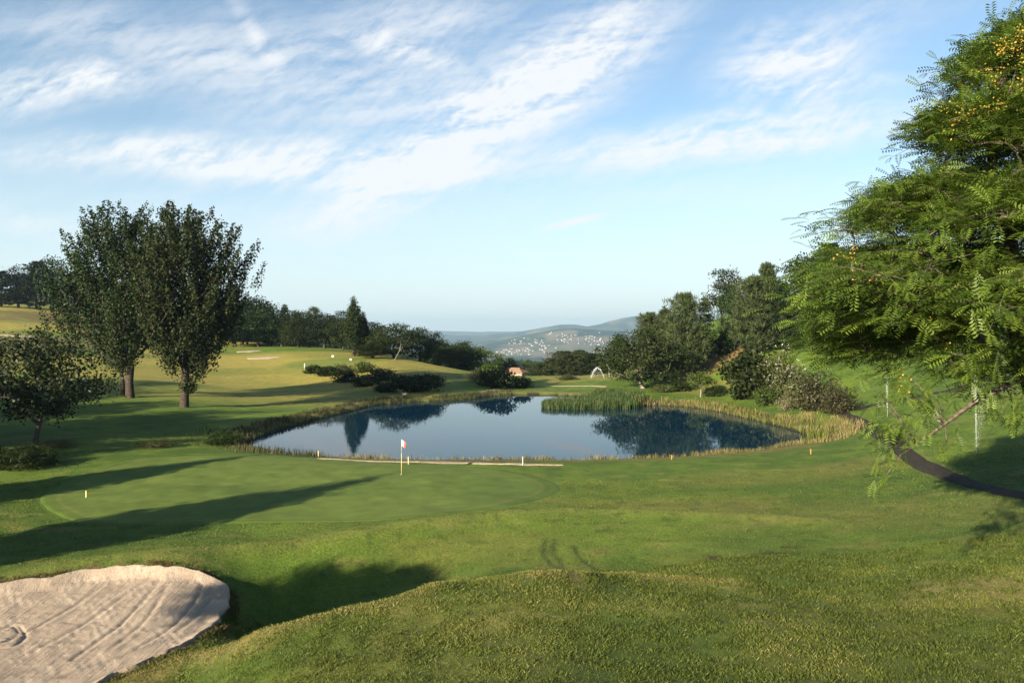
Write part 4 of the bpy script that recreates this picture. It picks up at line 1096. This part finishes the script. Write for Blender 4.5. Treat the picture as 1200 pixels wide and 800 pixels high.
def stake(px, base, hpx, mat, label, w=.048):
    p = G(px, base); h = hpx / F * p[1]
    e = tag(empty('marker_stake', p), label, 'stake', 'marker stakes around the pond')
    m = MB(); m.box((0, 0, h / 2 - .1), (w, w, h + .2)); m.build('post', mat, e)
    m = MB(); m.add([(-w*.52,-w*.52,h+.003),(w*.52,-w*.52,h+.003),(w*.52,w*.52,h+.003),(-w*.52,w*.52,h+.003),(0,0,h+w*.6)], [(0,1,4),(1,2,4),(2,3,4),(3,0,4),(3,2,1,0)]); m.build('cap', mat, e)
stake(612.5,545,10,MWHITE,'small white stake on the near shore right of the flag')
stake(478.5,544,9,MYELP,'yellow stake at the sand strip just right of the flag')
stake(373,535,7,MYELP,'yellow stake on the shore at the left end of the sand strip')
stake(885,484,5,MORNG,'orange stake in the golden grass at the right shore',.09)
stake(950,532,6,MORNG,'orange stake at the right end of the near shore')
stake(101,583,8,MYELP,'short yellow stake on the left part of the green')
stake(357,433,7,MWHITE,'white post beside the dark hedge on the far left bank',.16)
stake(787,538,5,MORNG,'orange stake in the dry grass below the oak reflection')
def teebox(px, base, w, h, label):
    p = G(px, base); s = p[1] / F
    e = tag(empty('tee_sign', p), label, 'sign')
    m = MB(); m.box((0,0,h*s*.62), (w*s, .12, h*s*.76)); m.build('board', MWHITE, e)
    for sx in (-1, 1):
        m = MB(); m.box((sx*w*s*.36,.08,h*s*.42), (.09,.03,h*s*.84+.2)); m.build('leg', MGREY, e)
teebox(390,419,2.8,2.8,'small white sign board at the edge of the raised tee, left one')
teebox(411,422.5,2.6,2.4,'small white sign board below the narrow poplar, right one')
# far bunkers as sand sheets
for px, py, rx, ry in [(291,412,2.6,3.0),(308,419.5,3.2,2.2),(8,393,6,1.2)]:
    c = G(px, py); a = np.linspace(0, 6.283, 40, endpoint=False); rr = 1 + .18 * np.sin(2 * a + 1) + .1 * np.sin(5 * a)
    star_patch(np.stack([c[0] + rx * rr * np.cos(a), c[1] + ry * rr * np.sin(a)], -1), .12, 8, MSAND, lambda x, y, r: np.tile(L3(.5,.4,.3), (len(x), 1)), 'far_bunker_sand')
# rocks
MROCK = mat_plain('rock', (.22,.19,.16), .9, .2, .5, 2.5, .8)
for i, (px, py, w, lb) in enumerate([(452,452,9,'pale boulder among the dark shrubs on the far bank'),(461,453,12,'largest pale boulder on the far left bank'),(468,458,9,'boulder near the waterline right of the largest one'),(474,462,8,'lowest boulder of the far bank at the water'),(440,440,12,'flat pale rock higher up the far bank'),(459,466,6,'small boulder at the waterline below the largest one')]):
    p = G(px, py); s = w / F * p[1] / 2; r_ = random.Random(i)
    import bmesh
    bm = bmesh.new(); bmesh.ops.create_icosphere(bm, subdivisions=3, radius=1)
    for v in bm.verts:
        k = 1 + .22 * math.sin(v.co.x * 3 + i) * math.cos(v.co.y * 4 - i) + .12 * math.sin(v.co.z * 7 + v.co.x * 5); v.co *= k
        v.co.x *= s; v.co.y *= s * .8; v.co.z *= s * .55
    me = bpy.data.meshes.new('boulder'); bm.to_mesh(me); bm.free(); me.materials.append(MROCK)
    for pl_ in me.polygons: pl_.use_smooth = True
    o = tag(link('boulder', me), lb, 'rock', 'boulders on the far left bank'); o.location = p; o.rotation_euler = (0, 0, i * 1.3)
# house with the tiled roof
MTILE = mat_plain('roof_tile', (.21,.13,.085), .8, .2, .25, 3)
MPLAS = mat_plain('cream_plaster', (.36,.31,.24), .8, .2, .08, 2)
MWOOD = mat_plain('dark_wood', (.07,.045,.03), .6, .3, .2, 4)
hp_ = at(604, 199); hz = zpx(430.5, 199)
he = tag(empty('tiled_house', (hp_[0], hp_[1], hp_[2]), R(-24)), 'small cream building with an orange tiled roof behind the dome-shaped bush', 'house')
zh = max(3.3, hz - hp_[2]); ev = zh - 1.25
m = MB(); m.box((0,0,ev/2-.3), (5.2,4.2,ev+.6)); m.build('wall', MPLAS, he)
m = MB(); e_ = .35; X1, Y1 = 2.6 + e_, 2.1 + e_
m.add([(-X1,-Y1,ev),(X1,-Y1,ev),(X1,Y1,ev),(-X1,Y1,ev),(-1.0,0,zh),(1.0,0,zh),(-X1,-Y1,ev-.14),(X1,-Y1,ev-.14),(X1,Y1,ev-.14),(-X1,Y1,ev-.14)], [(0,1,5,4),(1,2,5),(2,3,4,5),(3,0,4),(0,6,7,1),(1,7,8,2),(2,8,9,3),(3,9,6,0),(9,8,7,6)])
m.build('roof', MTILE, he)
m = MB(); m.box((.3,-2.13,.95), (.9,.08,1.9)); m.build('door', MWOOD, he)
for wx in (-1.5, 1.8):
    m = MB(); m.box((wx,-2.13,1.35), (.8,.07,.9)); m.build('window', MWOOD, he)
# sprinklers with their spray
m_, N, out = new_mat('water_spray')
p = N.node('ShaderNodeBsdfPrincipled', ins={'Base Color': (.9,.92,.93,1), 'Roughness': .3})
t = N.node('ShaderNodeBsdfTranslucent', ins={'Color': (.9,.93,.95,1)}); mx = N.node('ShaderNodeMixShader', ins={0: .5, 1: p.outputs[0], 2: t.outputs[0]}); N.l.new(mx.outputs[0], out.inputs[0]); MSPRAY = m_
def sprinkler(px, base, label, jets, dsz, n, Y=None):
    p = G(px, base) if Y is None else at(px, Y)
    e = tag(empty('sprinkler', p), label, 'sprinkler', 'lawn sprinklers spraying water')
    m = MB(); m.tube([(0,0,-.15),(0,0,.16),(0,0,.20)], [.05,.05,.03], 10); m.build('sprinkler_head', MGREY, e, True)
    r = np.random.default_rng(int(px)); P = []
    s = p[1] / F
    for (dx, top, end, k, sp) in jets:       # arc: sideways reach (px), apex height (px), share travelled, weight, spread
        t = r.random(int(n * k)) ** .8 * end
        x = dx * s * t; z = 4 * top * s * (t * (1 - t)) if dx and top > 0 else -top * s * t
        q = np.stack([x, .25 * dx * s * t, z + .2], -1) + r.normal(0, 1, (len(t), 3)) * (sp * s * (.15 + t))[:, None] * np.array([1, 1, .8])
        P.append(q)
    P = np.concatenate(P); P = P[P[:, 2] > .03]
    v, q = leaf_quads(P, dsz, dsz * .7, r)
    link('water_spray', np_mesh('water_spray', v, q, MSPRAY), e)
sprinkler(708,444,'lawn sprinkler throwing a wide white arc of water before the row of pines',[(-16,12,1,.7,.7),(-15,10.5,1,.3,1.1),(-11,7,1,.08,1.6)],.055,1700)
sprinkler(714,443,'lawn sprinkler with a short upright plume beside the wide arc',[(0,-12,1,.5,1.3)],.07,900)
sprinkler(1144,530,'sprinkler with a tall thin jet of water beside the shaded path',[(-1,-88,1,.4,.7),(10,-70,1,.25,5.0)],.022,4200)
sprinkler(1040,488,'sprinkler with a thin faint jet on the lawn behind the path',[(-1,-42,1,.5,.8)],.032,1500)

# ------------------------------------------------------------------ hills across the valley
L0 = ([-600,0,300,480,560,640,700,800,1200,1800], [386,387.5,387,386,388,387,386,387,386,385])
L1 = ([-600,0,300,480,560,600,620,655,672,688,705,730,755,780,810,850,900,1000,1200,1800], [384,386,389,391,391,389,384.5,377.5,377,380,377.5,370.5,366.5,366,369,372,376,378,384,384])
L2 = ([-600,300,420,480,540,585,620,650,675,700,740,800,900,1200,1800], [440,432,425,416,402,395,387.5,383,381,383,386,389,392,396,400])
def hillz(X, Y):
    px = 600 + F * X / Y; z = np.full(X.shape, -150.0)
    for (a, b), Yk, s, nz in ((L0, 14200, 900, .10), (L1, 9600, 1500, .16), (L2, 5900, 1250, .20)):
        top = 9.3 + (HOR - np.interp(px, a, b)) / F * Yk + 150
        n = fbm(X / 900, Y / 900, int(Yk), 5)
        g = np.exp(-((Y - Yk) / s) ** 2)
        z = np.maximum(z, -150 + top * (g * (1 - nz) + nz * g ** .5 * (n * 1.6 - .3)))
    return z
ha = np.radians(np.arange(-42, 42.01, .12)); hy = np.concatenate([np.linspace(3600, 7400, 80), np.linspace(7500, 15800, 80)])
A_, Y_ = np.meshgrid(ha, hy, indexing='ij'); X_ = np.tan(A_) * Y_; Z_ = hillz(X_, Y_) - .5
i, j = np.meshgrid(np.arange(len(ha) - 1), np.arange(len(hy) - 1), indexing='ij'); a = (i * len(hy) + j).ravel()
f1 = fbm(X_ / 300, Y_ / 500, 201, 5).ravel()[:, None]; f2 = fbm(X_ / 150, Y_ / 260, 203, 4).ravel()[:, None]
hc = L3(.012,.028,.014) * (1 - sstep(.53, .62, f1)) + L3(.13,.11,.07) * sstep(.53, .62, f1)
hc = hc * (1 - .6 * sstep(.5, .62, f2)) + L3(.05,.075,.03) * .6 * sstep(.5, .62, f2)
MH = mat_vcol('hill_cover', bump=0.0, nscale=.012, amp=.5)
hme = np_mesh('hills', np.stack([X_, Y_, Z_], -1).reshape(-1, 3), np.stack([a, a + len(hy), a + len(hy) + 1, a + 1], -1)[:, ::-1], MH, True, vcol=hc)
if sum(p.normal.z for p in hme.polygons[:50]) < 0: hme.flip_normals()
tag(link('hills', hme), kind='structure')
# the white town
def far_house(w, d, h, r):
    m = MB(); m.box((0,0,h/2-1.5), (w,d,h+3))
    me = m.mesh('town_house', MTW); k = len(me.polygons)
    mb2 = MB(); mb2.v = [tuple(v.co) for v in me.vertices]; mb2.f = [tuple(p.vertices) for p in me.polygons]
    x, y = w/2+.4, d/2+.4
    mb2.add([(-x,-y,h+.01),(x,-y,h+.01),(x,y,h+.01),(-x,y,h+.01),(-x,0,h+r),(x,0,h+r)], [(0,1,5,4),(2,3,4,5),(0,4,3),(1,2,5),(3,2,1,0)])
    me2 = mb2.mesh('town_house', MTW); me2.materials.append(MTR)
    for p in me2.polygons:
        if p.index >= k and p.index < k + 2: p.material_index = 1
    return me2
MTW = mat_plain('town_white', (.27,.27,.27), .7, .2, .06, 1); MTR = mat_plain('town_roof', (.36,.17,.10), .8, .2, .2, 1)
HM = [far_house(16,11,7,1.6), far_house(24,12,11,1.5), far_house(34,14,8,1.4), far_house(13,12,15,1.2)]
hy_t = np.linspace(3700, 6000, 900)
def Ghill(px, py):
    x = (px - 600) / F * hy_t; z = CZ + (HOR - py) / F * hy_t; k = np.nonzero(hillz(x, hy_t) >= z)[0]
    k = k[0] if len(k) else None
    return None if k is None else (x[k], hy_t[k], float(hillz(x[k:k+1], hy_t[k:k+1])[0]))
r_ = np.random.default_rng(61)
TOWN = [(595,413,10,3.5,30,'lower left cluster, left of the pine row'),(618,411,7,3,16,'lower middle cluster above the pine row'),(640,408,5,3,12,'cluster above the middle of the pine row'),(630,400,14,4,20,'upper middle slope'),(670,400,16,4,20,'slope straight above the tallest pines'),(700,402,9,4,20,'right part of the slope near the pale-trunked oak'),(705,413,7,3,24,'lower right cluster beside the pale-trunked oak'),(655,393,14,3,12,'highest scattered part of the slope'),(690,395,14,3,14,'upper right slope below the mountain'),(605,402,10,3,9,'left flank of the near hill')]
for cx, cy, sx, sy, n, lb in TOWN:
    for k in range(n):
        g = Ghill(cx + r_.normal(0, sx * .75), cy + r_.normal(0, sy * .75))
        if g is None: continue
        o = tag(link('town_house', HM[int(r_.integers(4))]), 'tiny white house of the hillside town, ' + lb, 'house', 'white houses of the hillside town')
        o.location = g; o.rotation_euler = (0, 0, r_.normal(0, .5)); s = r_.uniform(.22, .5); o.scale = (s, s, s)

# ------------------------------------------------------------------ haze, sky, sun, camera
hz_ = MB(); hz_.box((0, 0, (330 - 154) / 2 - .0), (34400, 34400, 330 + 154)); 
hzm = hz_.mesh('haze', None)
m, N, out = new_mat('haze_air')
pv = N.node('ShaderNodeVolumePrincipled', ins={'Color': (.52,.76,.98,1), 'Density': 8.5e-5, 'Anisotropy': .25})
N.l.new(pv.outputs[0], out.inputs['Volume']); hzm.materials.append(m)
hzo = tag(link('haze', hzm), kind='stuff'); hzo['label'] = 'pale blue haze over the valley'; hzo['category'] = 'haze'

SUN_AZ = math.atan2(-.602, -.799)     # azimuth of the sun seen from the scene, clockwise from +Y
SUN_EL = R(17.5)
w = bpy.data.worlds.new('World'); SC.world = w; w.use_nodes = True
w.node_tree.nodes.clear(); N = NT(w.node_tree)
out = N.node('ShaderNodeOutputWorld')
sky = N.node('ShaderNodeTexSky', sky_type='NISHITA', sun_disc=False, sun_elevation=SUN_EL, sun_rotation=SUN_AZ, altitude=300, air_density=1.0, dust_density=.25, ozone_density=2.0)
d = N.node('ShaderNodeTexCoord').outputs['Generated']
sx = N.node('ShaderNodeSeparateXYZ', ins={0: d})
X, Y, Z = sx.outputs
yy = N.math('MAXIMUM', Y, .08)
U = N.math('MULTIPLY', N.math('DIVIDE', X, yy), 9.333); Vv = N.math('MULTIPLY', N.math('DIVIDE', Z, yy), 9.333)   # hundreds of pixels of the photo
uv = N.node('ShaderNodeCombineXYZ', ins={0: U, 1: Vv, 2: 0.0}).outputs[0]
def rot(vec, ang, scl):
    return N.node('ShaderNodeMapping', vector_type='TEXTURE', ins={'Vector': vec, 'Rotation': (0, 0, R(ang)), 'Scale': scl}).outputs[0]
warp = N.node('ShaderNodeTexNoise', ins={'Vector': uv, 'Scale': .55, 'Detail': 5, 'Roughness': .6})
wv = N.node('ShaderNodeVectorMath', operation='MULTIPLY_ADD', ins={0: warp.outputs['Color'], 1: (.8, .55, 0), 2: uv}).outputs[0]
wv = N.node('ShaderNodeVectorMath', operation='SUBTRACT', ins={0: wv, 1: (.40, .275, 0)}).outputs[0]
EL = [ # photo x, y, half length, half width, tilt, strength
 (40,104,130,34,2,1.1),(125,97,60,24,-6,.5),(270,190,330,30,-3,1.25),(585,130,290,58,33,1.1),(430,110,270,110,-8,.62),(295,38,70,13,-52,.35),
 (470,58,80,16,-15,.65),(505,18,120,40,0,.5),(930,78,115,56,8,1.1),(985,103,120,14,4,.5),(860,163,260,34,7,1.4),(672,260,44,5,13,1.3),
 (30,256,110,18,-10,.55),(190,60,170,55,-6,.42),(450,238,110,28,16,.65),(690,60,110,70,35,.5),(60,25,120,40,5,.35),(1000,20,160,40,10,.3),(300,250,330,40,-2,.28),(800,225,330,30,2,.25)]
tot = None
for cx, cy, hl, hw, an, st in EL:
    sharp = hw < 8
    mp = N.node('ShaderNodeMapping', vector_type='TEXTURE', ins={'Vector': uv if sharp else wv, 'Location': ((cx - 600) / 100, (HOR - cy) / 100, 0), 'Rotation': (0, 0, R(an)), 'Scale': (hl / 100, hw / 100, 1)})
    ln = N.node('ShaderNodeVectorMath', operation='LENGTH', ins={0: mp.outputs[0]}).outputs['Value']
    f = N.ramp(ln, 1.35, .0, 0, st)
    if sharp: trail = f; continue
    tot = f if tot is None else N.math('ADD', tot, f)
# fibrous detail drawn out along the wind
s1 = N.noise(rot(wv, 10, (3.2, .45, 1)), 1.5, 9, .66); s2 = N.noise(rot(wv, 36, (2.8, .38, 1)), 2.6, 8, .64); s3 = N.noise(uv, 6.0, 6, .6)
det = N.math('ADD', N.math('MULTIPLY', s1, .9), N.math('ADD', N.math('MULTIPLY', s2, .5), N.math('MULTIPLY', s3, .25)))     # ~.82 mean
front = N.ramp(Y, .10, .30)
gen = N.math('MULTIPLY', N.math('SUBTRACT', 1.0, front), .04)
base = N.math('ADD', N.math('MULTIPLY', N.math('ADD', N.math('MULTIPLY', tot, 1.15), .04), front), gen)
cl = N.math('MULTIPLY', base, N.ramp(det, .56, 1.02))
cl = N.math('ADD', cl, N.math('MULTIPLY', trail, .9))
cl = N.math('MULTIPLY', N.math('MINIMUM', cl, 1.0), N.ramp(Z, .02, .12))
veil = N.math('MULTIPLY', N.ramp(Z, .28, .0), N.math('ADD', .10, N.math('MULTIPLY', front, .62)))
skyc = N.mix(1.0, sky.outputs[0], (1.04, 1.05, 1.0), 'MULTIPLY')
skyc = N.mix(N.ramp(Z, .42, .75), skyc, N.mix(1.0, skyc, (.55, .6, .7), 'MULTIPLY'))
skyc = N.mix(veil, skyc, (4.45, 5.0, 5.35))
skyc = N.mix(N.math('MULTIPLY', cl, .92), skyc, (5.35, 5.45, 5.5))
bg = N.node('ShaderNodeBackground', ins={'Color': skyc, 'Strength': .052})
N.l.new(bg.outputs[0], out.inputs[0])

sl = bpy.data.lights.new('sun', 'SUN'); sl.energy = 5.0; sl.angle = R(.55); sl.color = (1.0, .86, .66)
so_ = bpy.data.objects.new('sun', sl); COL.objects.link(so_)
ld = Vector((.602 * math.cos(SUN_EL), .799 * math.cos(SUN_EL), -math.sin(SUN_EL)))
so_.rotation_euler = ld.to_track_quat('-Z', 'Y').to_euler()

cam = bpy.data.cameras.new('camera'); cam.lens = 28; cam.sensor_width = 36; cam.clip_start = .1; cam.clip_end = 60000
cam.shift_y = -(400 - HOR) / 1200
co = bpy.data.objects.new('camera', cam); COL.objects.link(co); co.location = (0, 0, CZ); co.rotation_euler = (R(90), 0, 0)
SC.camera = co
SC.view_settings.view_transform = 'Standard'; SC.view_settings.look = 'None'; SC.view_settings.gamma = 1.0; SC.view_settings.exposure = 1.84
SC.cycles.use_denoising = True
SC.cycles.max_bounces = 6; SC.cycles.diffuse_bounces = 3; SC.cycles.glossy_bounces = 3; SC.cycles.transmission_bounces = 4; SC.cycles.volume_bounces = 0; SC.cycles.transparent_max_bounces = 8
